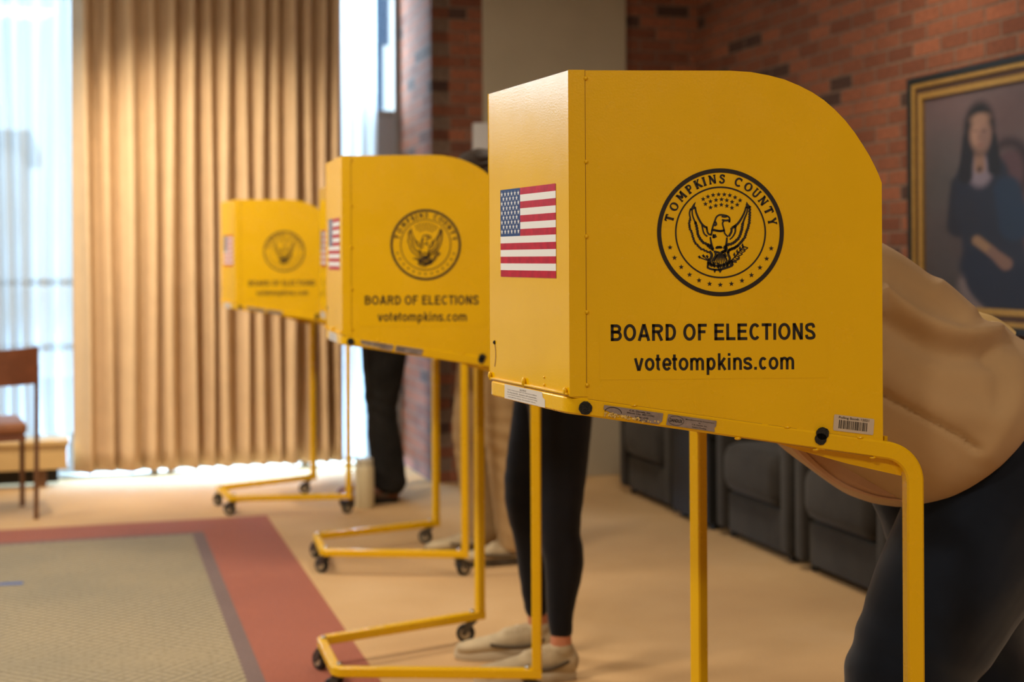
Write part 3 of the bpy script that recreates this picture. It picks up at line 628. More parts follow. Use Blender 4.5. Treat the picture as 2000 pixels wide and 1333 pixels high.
def seal(mb, cx, cz, Rr, put):
    N = 96
    def ringpts(r): return [(cx + r * cos(2 * pi * i / N), cz + r * sin(2 * pi * i / N)) for i in range(N)]
    ribbon(mb, ringpts(Rr * .970), Rr * .066, put, True); ribbon(mb, ringpts(Rr * .708), Rr * .024, put, True)
    # letters
    H, r0 = Rr * .135, Rr * .770
    for ch, a in zip('TOMPKINSCOUNTY', (164.5, 151, 137.6, 126, 115.2, 107.8, 98.7, 88, 70, 58, 47.2, 36, 24, 11.5)):
        w, st = LET[ch]; a = R(a)
        def pl(x, y, w=w, a=a):
            x = (x - w / 2) * H; rr = r0 + y * H; return put(cx + rr * cos(a) + x * sin(a), cz + rr * sin(a) - x * cos(a))
        for s_ in st:
            if s_[0] == 'ring': q = s_[1]; ribbon(mb, [(q[0] + q[2] * cos(t * pi / 16), q[1] + q[3] * sin(t * pi / 16)) for t in range(32)], [s_[2] * 1.35 * (.62 + .5 * abs(cos(t * pi / 16))) for t in range(32)], pl, True)
            elif s_[0] == 'arc': q = s_[1]; ribbon(mb, [(q[0] + q[2] * cos(R(q[4] + (q[5] - q[4]) * t / 24)), q[1] + q[3] * sin(R(q[4] + (q[5] - q[4]) * t / 24))) for t in range(25)], s_[2] * 1.35, pl)
            else: ribbon(mb, spline(s_[0], 4) if len(s_[0]) > 2 else s_[0], s_[1] * 1.35, pl)
    q1 = lambda X, Y: (cx + (X - 673) / 573 * Rr, cz + (662 - Y) / 579 * Rr)
    for (X, Y) in [(517, 360), (560, 338), (607, 323), (657, 318), (708, 318), (758, 326), (806, 345), (851, 372), (537, 404), (582, 381), (633, 368), (683, 363), (731, 371), (779, 386), (825, 412), (583, 436), (630, 419), (681, 411), (731, 421), (777, 440)]:
        x, y = q1(X, Y); star(mb, x, y, Rr * .040, put)
    for (X, Y) in [(215, 797), (255, 891), (315, 975), (390, 1045), (476, 1097), (571, 1129), (668, 1138), (769, 1130), (865, 1102), (951, 1052), (1029, 984), (1090, 903), (1132, 810)]:
        x, y = q1(X, Y); star(mb, x, y, Rr * .043, put)
    E_ = lambda X, Y: (cx + (X - 591) / 1108 * Rr, cz + (569 - Y) / 1119 * Rr); wpx = Rr / 1110
    def st(pts, w, k=5):
        P = spline([E_(*p) for p in pts], k) if len(pts) > 2 else [E_(*p) for p in pts]
        if isinstance(w, (list, tuple)): n = len(P); w = [(w[0] + (w[1] - w[0]) * i / (n - 1)) * wpx for i in range(n)]
        else: w = w * wpx * 1.12
        ribbon(mb, P, w, put)
    def jag(pts, w, amp=14, n=14):          # feather edge: small teeth along a line
        P = spline(pts, 8); L = len(P); Qp = []
        for i, p in enumerate(P):
            j = min(i + 1, L - 1); k_ = max(i - 1, 0); dx, dy = P[j][0] - P[k_][0], P[j][1] - P[k_][1]; d = math.hypot(dx, dy) or 1
            ph = (i / L * n) % 1.0; o_ = amp * (ph - .5); Qp.append((p[0] + dy / d * o_, p[1] - dx / d * o_))
        ribbon(mb, [E_(*p) for p in Qp], w * wpx * 1.1, put)
    # left wing
    poly(mb, [E_(*p) for p in [(160, 30), (125, 60), (92, 110), (60, 165), (80, 185), (105, 170), (128, 160), (150, 150), (142, 95)]], put)
    st([(148, 120), (165, 220), (215, 340), (270, 430), (330, 480)], (30, 40)); st([(70, 150), (48, 230), (62, 320)], 24); st([(95, 160), (100, 260), (130, 350), (160, 420)], (24, 28))
    jag([(62, 320), (42, 420), (55, 500), (95, 600), (120, 700), (180, 790), (260, 860), (380, 915)], 30, 26, 17)
    jag([(150, 380), (170, 460), (185, 560), (215, 650), (270, 730), (360, 780), (430, 810)], 36, 26, 13)
    st([(265, 440), (285, 540), (310, 600), (360, 640)], 24); st([(330, 470), (350, 500), (360, 560), (385, 600), (425, 605)], 28); st([(345, 465), (352, 520)], 30)
    st([(410, 650), (420, 720), (435, 800), (460, 870)], (26, 44)); jag([(350, 790), (410, 840), (465, 880)], 34, 24, 5)
    # right wing
    poly(mb, [E_(*p) for p in [(1052, 30), (1075, 70), (1110, 110), (1112, 160), (1085, 140), (1070, 130), (1062, 150), (1040, 150), (1035, 90)]], put)
    st([(1040, 120), (1010, 220), (960, 320), (890, 420), (790, 495)], (28, 44)); st([(1066, 120), (1055, 220), (1015, 320), (985, 400)], (22, 34))
    jag([(1105, 110), (1105, 240), (1095, 360), (1080, 470), (1040, 570), (1000, 680), (940, 750), (880, 810)], 36, -26, 18)
    jag([(985, 400), (965, 500), (945, 590), (890, 690), (820, 750), (720, 790), (640, 840)], 38, -26, 15)
    st([(780, 490), (780, 560), (735, 640)], 34); st([(850, 480), (845, 570), (800, 650), (750, 695)], (34, 20)); st([(860, 450), (830, 490)], 44)
    jag([(900, 800), (820, 850), (740, 880), (720, 930)], 40, 20, 7); jag([(880, 815), (800, 850), (735, 885)], 30, -20, 6)
    # head and breast
    st([(440, 530), (465, 440), (495, 360), (520, 300), (570, 265), (640, 265), (700, 280)], 26); st([(500, 380), (515, 430), (480, 450)], 30)
    st([(690, 275), (740, 305), (752, 350), (745, 395)], 26); st([(610, 290), (660, 300), (700, 295)], 22); st([(615, 350), (680, 362), (740, 360), (742, 390)], 28)
    st([(650, 370), (628, 400), (632, 450), (655, 530), (660, 580), (700, 630), (725, 640)], 24); st([(440, 520), (430, 600), (412, 620)], 26)
    jag([(450, 525), (520, 540), (590, 545), (655, 530)], 30, 30, 8); st([(448, 640), (480, 640), (515, 625)], 50); st([(465, 600), (475, 670)], 26)
    st([(700, 660), (695, 740), (680, 830), (672, 920)], (30, 44)); jag([(510, 840), (560, 830), (610, 830)], 36, 34, 4); st([(470, 905), (540, 920), (600, 935), (660, 900)], 34); st([(600, 925), (680, 880), (690, 830)], 44)
    # tail fan and legs
    for k in range(8): st([(590 + (k - 3.5) * 14, 950), (590 + (k - 3.5) * 26, 1040), (585 + (k - 3.5) * 34, 1115)], (24, 11))
    st([(500, 930), (500, 980), (470, 1030), (440, 1080)], 34); st([(540, 950), (500, 1020), (475, 1070)], 16); st([(640, 950), (690, 1030), (700, 1080)], 20)
    st([(390, 900), (430, 950), (425, 1010), (380, 1070)], 44); st([(720, 900), (725, 960), (750, 1030), (730, 1090)], 38); st([(660, 930), (690, 1000)], 28)
    # arrows
    for (a, b_) in (((215, 1005), (370, 1065)), ((285, 985), (375, 1060)), ((350, 995), (395, 1070))):
        st([a, b_], 16); x, y = a; poly(mb, [E_(x - 26, y - 12), E_(x + 6, y - 34), E_(x + 30, y + 2), E_(x + 2, y + 26)], put)
    # branch
    st([(760, 1080), (850, 990), (930, 890), (1000, 810)], 18)
    for (x, y) in ((830, 1000), (880, 945), (930, 890), (975, 840)):
        poly(mb, [E_(x, y), E_(x - 22, y - 40), E_(x + 2, y - 85), E_(x + 20, y - 35)], put)
        for (dx, dy, r2) in ((45, 20, 1), ):
            st([(x, y), (x + 45, y + 30), (x + 95, y + 4)], 15); st([(x, y), (x + 40, y - 14), (x + 95, y + 4)], 15)
    st([(790, 1080), (850, 1090), (870, 1085)], 24); st([(800, 1050), (860, 1060), (925, 1030)], 18)
    # talons: tangle of claws
    rnd = random.Random(5)
    for k in range(17):
        x = 365 + k * 26; y = 1105 + 55 * (1 - abs(k - 8) / 8) + rnd.uniform(-10, 10); st([(x, y - 42), (x + rnd.uniform(-16, 22), y), (x + rnd.uniform(-20, 20), y + 46)], 20)
    st([(355, 1090), (430, 1130), (540, 1160), (650, 1140), (800, 1080)], 34); st([(350, 1180), (430, 1215), (560, 1225), (700, 1190), (800, 1150)], 30)
    poly(mb, [E_(450, 1210), E_(520, 1215), E_(485, 1285)], put); poly(mb, [E_(530, 1215), E_(620, 1220), E_(580, 1285)], put)
    st([(372, 1085), (360, 1180)], 30); st([(790, 1085), (805, 1150)], 26)

booth = make_booth()
specs = [((.0241, 2.3561), .3881, 'nearest yellow voting booth, in sharp focus, with a barcode tag on its side'),
         ((-.5208, 4.1601), .2594, 'second yellow voting booth from the camera, its hood partly behind the nearest one'),
         ((-.7656, 5.7809), .2226, 'third yellow voting booth, hood almost hidden behind the second, person in khaki trousers at it'),
         ((-1.4074, 7.0538), .3932, 'farthest yellow voting booth, smallest in view, standing before the tan drape')]
for i, (p, th, lb) in enumerate(specs):
    b = booth if i == 0 else copy_tree(booth)
    b.location = (p[0], p[1], 0); b.rotation_euler = (0, 0, th); tag(b, lb, 'voting booth', 'yellow voting booths in a row')
# barcode tag, only on the nearest booth
def bq(a, b_, off=.0006):
    s = (a, b_); p00, p10, p01 = (.4120, .9734), (.4757, .9650), (.4140, .9985); return SD(p00[0] + a * (p10[0] - p00[0]) + b_ * (p01[0] - p00[0]), p00[1] + a * (p10[1] - p00[1]) + b_ * (p01[1] - p00[1]), off + .0)
mb = MB(); poly(mb, [(0.02, 0), (.98, 0), (1, .08), (1, .92), (.98, 1), (.02, 1), (0, .92), (0, .08)], lambda a, b_: bq(a, b_, .0008)); tg = mb.build('barcode_tag', 'paper2', booth)
mb = MB(); qq = lambda a, b_: bq(a, b_, .0011); text_faces(mb, 'Polling Booth 12021', .12, .87, .74, .93, qq, .012)
x = .13; rnd = random.Random(11)
while x < .83:
    w = rnd.choice((.008, .008, .016, .022)); poly(mb, [(x, .17), (x + w, .17), (x + w, .70), (x, .70)], qq); x += w + rnd.choice((.008, .008, .014, .02))
mb.build('tag_print', 'ink', tg)

# ------------------------------------------------------------------ portrait on the right brick wall
CW = RP(UR, VP - .1)                                  # start of the right wall line
def wall_tz(px, py):
    a, b = px - 1000, py - 666.5; x, y = 1000 + a - ROLL * b, 666.5 + b + ROLL * a; m = (x - 1000) / FPX
    t = (m * CW.y - CW.x) / (VV.x - m * VV.y); Y = CW.y + VV.y * t; return t, EYE - (y - H0) / FPX * Y
t0, _z = wall_tz(1788, 300); PT, PB, PWD = 2.005, .94, 1.02
pt = empty('portrait_painting', CW + VV * (t0 + PWD / 2) + Vector((0, 0, PB)), TH - pi / 2, 'framed portrait of a seated dark-haired woman in blue, on the right brick wall', 'painting')
PHH = PT - PB; hw = PWD / 2
def frame_ring(name, a, b, y0, y1, mat):    # band between inset a and inset b, local -y is into the room
    mb = MB()
    for (x0, x1, z0, z1) in [(-hw + a, -hw + b, a, PHH - a), (hw - b, hw - a, a, PHH - a), (-hw + b, hw - b, a, b), (-hw + b, hw - b, PHH - b, PHH - a)]: mb.box((x0, -y1, z0), (x1, -y0, z1), .0035)
    return mb.build(name, mat, pt)
frame_ring('outer_frame', 0, .028, 0, .045, 'blackframe'); frame_ring('gilt_frame', .0275, .048, .0, .040, 'gold'); frame_ring('frame_band', .047, .072, 0, .030, 'brownframe'); frame_ring('inner_gilt_frame', .071, .098, 0, .036, 'gold')
# the painted canvas: a grid coloured by a small painting function
def canvas():
    nx, nz = 150, 190; IN = .095; me = bpy.data.meshes.new('canvas'); vs, fs = [], []
    feats = {}
    def L(px, py): t, z = wall_tz(px, py); return ((t - t0) * .6, z - PB)
    for j in range(nz + 1):
        for i in range(nx + 1): vs.append((-hw + IN + (PWD - 2 * IN) * i / nx, -.020, IN + (PHH - 2 * IN) * j / nz))
    for j in range(nz):
        for i in range(nx): q = j * (nx + 1) + i; fs.append((q, q + 1, q + nx + 2, q + nx + 1))
    me.from_pydata(vs, [], fs)
    face, hair, hairl, sh1, neck, pearl = L(1922, 262), L(1920, 250), L(1902, 310), L(1896, 345), L(1921, 315), L(1921, 335)
    def ell(p, c, rx, rz, rot=0, soft=.012):
        dx, dz = p[0] - c[0], p[1] - c[1]; x = dx * cos(rot) + dz * sin(rot); z = -dx * sin(rot) + dz * cos(rot); d = math.sqrt((x / rx) ** 2 + (z / rz) ** 2); return max(0, min(1, (1 - d) * min(rx, rz) / soft * .5 + .5))
    def cap(p, a, b, r0, r1, soft=.012):
        ax, az = b[0] - a[0], b[1] - a[1]; t = max(0, min(1, ((p[0] - a[0]) * ax + (p[1] - a[1]) * az) / (ax * ax + az * az))); d = math.hypot(p[0] - a[0] - ax * t, p[1] - a[1] - az * t); return max(0, min(1, (r0 + (r1 - r0) * t - d) / soft + .5))
    S = S2L
    layers = [
      (lambda p: cap(p, L(1985, 330), L(1988, 470), .07, .07), S((78, 58, 66))), (lambda p: ell(p, L(1978, 330), .085, .12) * (1 - ell(p, L(1975, 335), .062, .095)), S((40, 30, 40))),
      (lambda p: cap(p, L(1915, 560), L(1950, 590), .075, .09, .03), S((98, 88, 92))),
      (lambda p: cap(p, L(1880, 360), L(1880, 440), .035, .05, .02), S((24, 30, 46))), (lambda p: cap(p, L(1925, 350), L(1955, 540), .105, .125, .02), S((24, 34, 54))), (lambda p: cap(p, L(1975, 370), L(1990, 440), .05, .06, .02), S((22, 44, 70))),
      (lambda p: cap(p, L(1915, 520), L(1990, 580), .07, .13, .03), S((18, 30, 52))), (lambda p: cap(p, L(1890, 400), L(1905, 460), .045, .035, .02), S((26, 34, 52))),
      (lambda p: cap(p, L(1916, 470), L(1945, 492), .020, .018), S((128, 102, 82))), (lambda p: cap(p, L(1945, 492), L(1972, 515), .018, .026), S((108, 84, 78))),
      (lambda p: ell(p, L(1922, 335), .048, .062), S((112, 104, 120))), (lambda p: cap(p, L(1920, 300), L(1921, 328), .020, .022), S((122, 96, 86))),
      (lambda p: ell(p, hair, .062, .105), S((18, 22, 32))), (lambda p: cap(p, L(1898, 270), L(1893, 345), .022, .030), S((20, 24, 36))), (lambda p: cap(p, L(1945, 270), L(1950, 330), .020, .026), S((18, 24, 36))),
      (lambda p: ell(p, face, .040, .064), S((142, 112, 100))), (lambda p: ell(p, L(1930, 268), .022, .05), S((116, 92, 88))), (lambda p: ell(p, L(1922, 232), .036, .022, 0, .01), S((134, 106, 94))),
      (lambda p: cap(p, L(1910, 256), L(1916, 256), .003, .003, .006) * .7, S((50, 36, 36))), (lambda p: cap(p, L(1926, 256), L(1933, 256), .003, .003, .006) * .7, S((50, 36, 36))), (lambda p: cap(p, L(1920, 262), L(1919, 272), .003, .004, .008) * .4, S((90, 66, 60))), (lambda p: cap(p, L(1916, 284), L(1925, 284), .003, .003, .006) * .7, S((100, 50, 50))),
      (lambda p: ell(p, L(1921, 331), .008, .010, 0, .006), S((20, 16, 24))),
    ]
    ca = me.color_attributes.new('paint', 'FLOAT_COLOR', 'POINT')
    for k, v in enumerate(vs):
        p = ((v[0] + hw) * .6, v[2]); n = noise.noise(Vector((p[0] * 6, p[1] * 6, 1))) * .5 + noise.noise(Vector((p[0] * 30, p[1] * 30, 3))) * .2
        g = p[1] / PHH; c = [a * (1 - g) + b * g for a, b in zip(S((48, 44, 48)), S((92, 80, 84)))]; c = [x * (1 + .35 * n) for x in c]
        c[0] *= 1 + .25 * noise.noise(Vector((p[0] * 4, p[1] * 4, 8)))
        for f, col in layers:
            w = f(p)
            if w > 0: c = [a * (1 - w) + b * (1 + .15 * n) * w for a, b in zip(c, col)]
        ca.data[k].color = (c[0], c[1], c[2], 1)
    t = NT('oil paint'); t.bsdf(None, .55); vc = t.n('ShaderNodeVertexColor', layer_name='paint'); t.l(vc.outputs[0], t.b.inputs['Base Color']); t.bump(t.noise(t.coord(), 300, 2), .15, .001)
    return link('canvas', me, t.m, pt)
canvas()
mb = MB(); mb.box((-hw + .03, -.018, .03), (hw - .03, -.002, PHH - .03)); mb.build('backing', 'brownframe', pt)
# white wall box beside the brick
c = at(944, 270, 7.9); uu = (c - O0).dot(UU)
mb = MB(); mb.box((-.04, -.045, -.085), (.05, 0, .085), .006); wb = mb.build('wall_box', 'whitebox'); wb.location = RP(UC + .272, VP, c.z); wb.rotation_euler = (0, 0, TH); tag(wb, 'small white plastic box mounted high on the wall between brick and plaster', 'wall box')

# ------------------------------------------------------------------ lounge chairs along the right wall
def make_lounge(w=.70, d=.66):
    r = empty('lounge_chair'); h = w / 2; aw = .085       # local x along wall, -y faces the room
    def cushion(name, x0, x1, y0, y1, z0, z1, bev, puff):
        mb = MB(); mb.box((x0, y0, z0), (x1, y1, z1), bev, seg=4); o = mb.build(name, 'lounge', r, True)
        return o
    for sx in (-1, 1):
        a, b = (-h, -h + aw) if sx < 0 else (h - aw, h); cushion('armrest', a, b, -d + .01, -.02, .035, .60, .022, 0)
    cushion('base', -h + aw + .002, h - aw - .002, -d + .03, -.03, .03, .205, .012, 0)
    cushion('seat_cushion', -h + aw + .003, h - aw - .003, -d - .01, -.14, .210, .430, .065, .02)
    cushion('backrest', -h + aw + .003, h - aw - .003, -.19, -.01, .40, .84, .05, .02)
    for sx in (-1, 1):
        for y in (-d + .07, -.1): mb = MB(); mb.cyl((sx * (h - .07), y, 0), (sx * (h - .07), y, .04), .018, 12); mb.build('leg', 'black', r)
    return r
lc = make_lounge(); spots = [.92, 2.14, 2.88, 3.62]
lbl = ['dark lounge chair farthest back along the right brick wall, beyond the black side table', 'dark lounge chair just in front of the black side table, second from the far corner', 'dark lounge chair under the portrait, third from the far corner', 'dark lounge chair nearest the camera, mostly behind the leaning person in jeans']
CWo = RP(UR, VP)
for i, t in enumerate(spots):
    o = lc if i == 0 else copy_tree(lc); o.location = CWo + VV * t - UU * .07; o.rotation_euler = (0, 0, TH - pi / 2)
    tag(o, lbl[i], 'armchair', 'dark upholstered lounge chairs along the right wall')
st_ = empty('side_table', CWo + VV * 1.515 - UU * .07, TH - pi / 2, 'black box shaped side table between two dark lounge chairs', 'side table')
mb = MB(); mb.box((-.22, -.665, .42), (.22, -.02, .45), .004); mb.build('tabletop', 'black', st_)
mb = MB(); mb.box((-.21, -.655, .03), (.21, -.03, .42), .003); mb.build('cabinet_body', 'black', st_)
for sx in (-1, 1):
    for y in (-.6, -.08): mb = MB(); mb.box((sx * .17 - .02, y - .02, 0), (sx * .17 + .02, y + .02, .03)); mb.build('leg', 'black', st_)

# ------------------------------------------------------------------ wooden chair at the left edge
c = at(70, 700, 6.83); ch = empty('wooden_chair', (c.x - .235 * cos(.42), 6.83 - .235 * sin(.42), 0), .42, 'brown wooden chair with a curved back rail and tan seat at the left edge', 'chair')
mb = MB(); N = 20; fr, bk = [], []
for i in range(N + 1):
    x = -.245 + .49 * i / N; cy = .055 * (1 - (x / .245) ** 2); fr.append((x, -cy)); bk.append((x, -cy - .014))
for k in range(N):
    (a, b), (c2, d) = fr[k], fr[k + 1]; (e, f), (g, h_) = bk[k], bk[k + 1]; zt = lambda x: .832 - .012 * (1 - (x / .245) ** 2); zb_ = lambda x: .655 - .006 * (1 - (x / .245) ** 2)
    mb.face([(a, b, zb_(a)), (c2, d, zb_(c2)), (c2, d, zt(c2)), (a, b, zt(a))]); mb.face([(e, f, zb_(e)), (e, f, zt(e)), (g, h_, zt(g)), (g, h_, zb_(g))])
    mb.face([(a, b, zt(a)), (c2, d, zt(c2)), (g, h_, zt(g)), (e, f, zt(e))]); mb.face([(a, b, zb_(a)), (e, f, zb_(e)), (g, h_, zb_(g)), (c2, d, zb_(c2))])
for q, x in ((0, -.245), (N, .245)): (a, b), (e, f) = fr[q], bk[q]; mb.face([(a, b, zb_(a)), (a, b, zt(a)), (e, f, zt(e)), (e, f, zb_(e))])
bmesh.ops.remove_doubles(mb.b, verts=mb.b.verts[:], dist=1e-5); mb.build('back_rail', 'wood', ch, True)
mb = MB(); mb.box((-.20, .03, .405), (.195, .44, .465), .022, seg=4); mb.build('seat', 'leather', ch, True)
mb = MB(); mb.box((-.195, .04, .375), (.19, .43, .404), .004); mb.build('seat_frame', 'wood', ch)
for sx in (-1, 1):
    mb = MB(); pts = [Vector((sx * .232, .012, 0)), Vector((sx * .236, .008, .42)), Vector((sx * .236, .0, .74))]; mb.tube(None, [[p + Vector((a, b, 0)) for a, b in ((-.011, -.010), (.011, -.010), (.011, .010), (-.011, .010))] for p in pts]); mb.build('leg', 'woodleg', ch)
    mb = MB(); pts = [Vector((sx * .205, .42, 0)), Vector((sx * .205, .42, .40))]; mb.tube(None, [[p + Vector((a, b, 0)) for a, b in ((-.012, -.012), (.012, -.012), (.012, .012), (-.012, .012))] for p in pts]); mb.build('leg', 'woodleg', ch)

# ------------------------------------------------------------------ bottle on the floor
bt = empty('water_bottle', (-.744, 7.112, 0), 0, 'tall off-white water bottle standing on the floor beside black trousers', 'bottle')
mb = MB(); mb.lathe([(.0455, 0), (.048, .004), (.048, .195), (.046, .205), (.042, .212)], (0, 0, 0), n=36); mb.build('bottle_body', 'bottle', bt, True)
mb = MB(); mb.lathe([(.042, .2125), (.044, .214), (.044, .240), (.040, .246), (.012, .247)], (0, 0, 0), n=36); mb.build('bottle_lid', 'lid', bt, True)

# ------------------------------------------------------------------ people
def ringpts(c, t, side, rx, ry, n=20):
    t = t.normalized(); a = (side - t * side.dot(t)).normalized(); b = t.cross(a); return [c + a * (rx * cos(2 * pi * i / n)) + b * (ry * sin(2 * pi * i / n)) for i in range(n)]
def chain_mb(mb, ch, side=(0, 1, 0), k=4, n=20, c0=1., c1=1.):
    """ch: (x, y, z, rx, ry): rx along side, ry the other way; smooth tube with round ends"""
    P = spline(ch, k) if len(ch) > 2 else [tuple(a + (b - a) * i / 3 for a, b in zip(ch[0], ch[1])) for i in range(4)]
    C = [Vector(p[:3]) for p in P]; side = Vector(side); rings = []
    T = [(C[min(i + 1, len(C) - 1)] - C[max(i - 1, 0)]) for i in range(len(C))]
    def cap(i, s, cs):
        out = []; t = T[i].normalized() * s; m = min(P[i][3], P[i][4])
        for q in (.92, .72, .4): out.append(ringpts(C[i] + t * m * q * .98 * cs, T[i], side, P[i][3] * math.sqrt(1 - q * q), P[i][4] * math.sqrt(1 - q * q), n))
        return out
    rings += cap(0, -1, c0); rings += [ringpts(C[i], T[i], side, P[i][3], P[i][4], n) for i in range(len(C))]; rings += cap(-1, 1, c1)[::-1]
    mb.tube(None, rings)
def organic(name, build, voxel, mat, parent, smooth=4, disp=None):
    mb = MB(); build(mb); bmesh.ops.recalc_face_normals(mb.b, faces=mb.b.faces[:]); me = bpy.data.meshes.new('tmp'); mb.b.to_mesh(me); mb.b.free()
    o = bpy.data.objects.new('tmp', me); COL.objects.link(o)
    md = o.modifiers.new('r', 'REMESH'); md.mode = 'VOXEL'; md.voxel_size = voxel
    ms = o.modifiers.new('s', 'SMOOTH'); ms.factor = .6; ms.iterations = smooth
    dg = bpy.context.evaluated_depsgraph_get(); dg.update(); m2 = bpy.data.meshes.new_from_object(o.evaluated_get(dg)); bpy.data.objects.remove(o)
    m2.materials.clear(); m2.name = name
    if disp:
        nr = [v.normal.copy() for v in m2.vertices]
        for v, n in zip(m2.vertices, nr): v.co += n * disp(v.co.copy(), n)
        m2.update()
    oo = link(name, m2, mat, parent, True); return oo
def seg(a, b, ra, rb): return [(*a, *ra), (*b, *rb)]
def lerp(a, b, t): return tuple(x + (y - x) * t for x, y in zip(a, b))

def shoe(mbl, parent, x, y, z, yaw, L=.285, high=0., mat='shoe', solemat='sole', laces=True):
    """worn shoe, toe towards local +x"""
    e = empty('shoe', (x, y, z), yaw); e.parent = parent
    def up(m):
        chain_mb(m, [(-.075, 0, .052, .032, .040), (-.03, 0, .056, .036, .044), (.04, 0, .050, .040, .036), (.11, 0, .040, .044, .026), (.165, 0, .034, .040, .021), (.19, 0, .032, .030, .016)], n=22)
        chain_mb(m, [(-.062, 0, .05, .030, .034), (-.056, 0, .072, .033, .038), (-.052, 0, .086 + high, .036, .040)], n=18)
        chain_mb(m, [(-.03, 0, .088, .024, .02), (.05, 0, .076, .024, .016)], n=14)
    organic('shoe_upper', up, .005, mat, e, 3)
    outl = []
    for i in range(40):
        a = 2 * pi * i / 40; cx_ = cos(a); s_ = sin(a); xx = .056 + .154 * cx_; wdt = .039 + .009 * (xx / .2); outl.append((xx, s_ * wdt * (1 - .12 * math.exp(-((xx - .05) / .05) ** 2)), 0))
    mb = MB(); mb.tube(None, [[(p[0] * .985, p[1] * .95, .0) for p in outl], [(p[0], p[1], .006) for p in outl], [(p[0], p[1] * 1.02, .022) for p in outl], [(p[0] * .98, p[1] * .94, .030 + (.006 if p[0] > .17 else 0)) for p in outl]]); mb.build('shoe_sole', solemat, e, True)
    mb = MB()
    for s_ in (1, -1):
        pts = spline([(-.070, .030 * s_, .060), (-.02, .0455 * s_, .046), (.05, .0465 * s_, .044), (.10, .0465 * s_, .052)], 5); mb.tube(None, [ringpts(Vector(p), Vector((1, 0, 0)), Vector((0, 0, 1)), .0055, .0032, 8) for p in pts])
    mb.build('side_stripe', 'shoe_dark', e, True)
    if laces:
        mb = MB()
        for k in range(5):
            xx = .010 + k * .021; zz = .0965 - k * .0085; w = .024
            for s_ in (1, -1):
                pts = [Vector((xx - .006, -w * s_, zz - .010)), Vector((xx + .004, 0, zz + .004)), Vector((xx + .012, w * s_, zz - .012))]
                mb.tube(None, [ringpts(p, Vector((.2, s_, 0)), Vector((0, 0, 1)), .0028, .0028, 8) for p in fillet(pts, .01, 3)])
        mb.build('laces', 'lace', e, True)
    return e

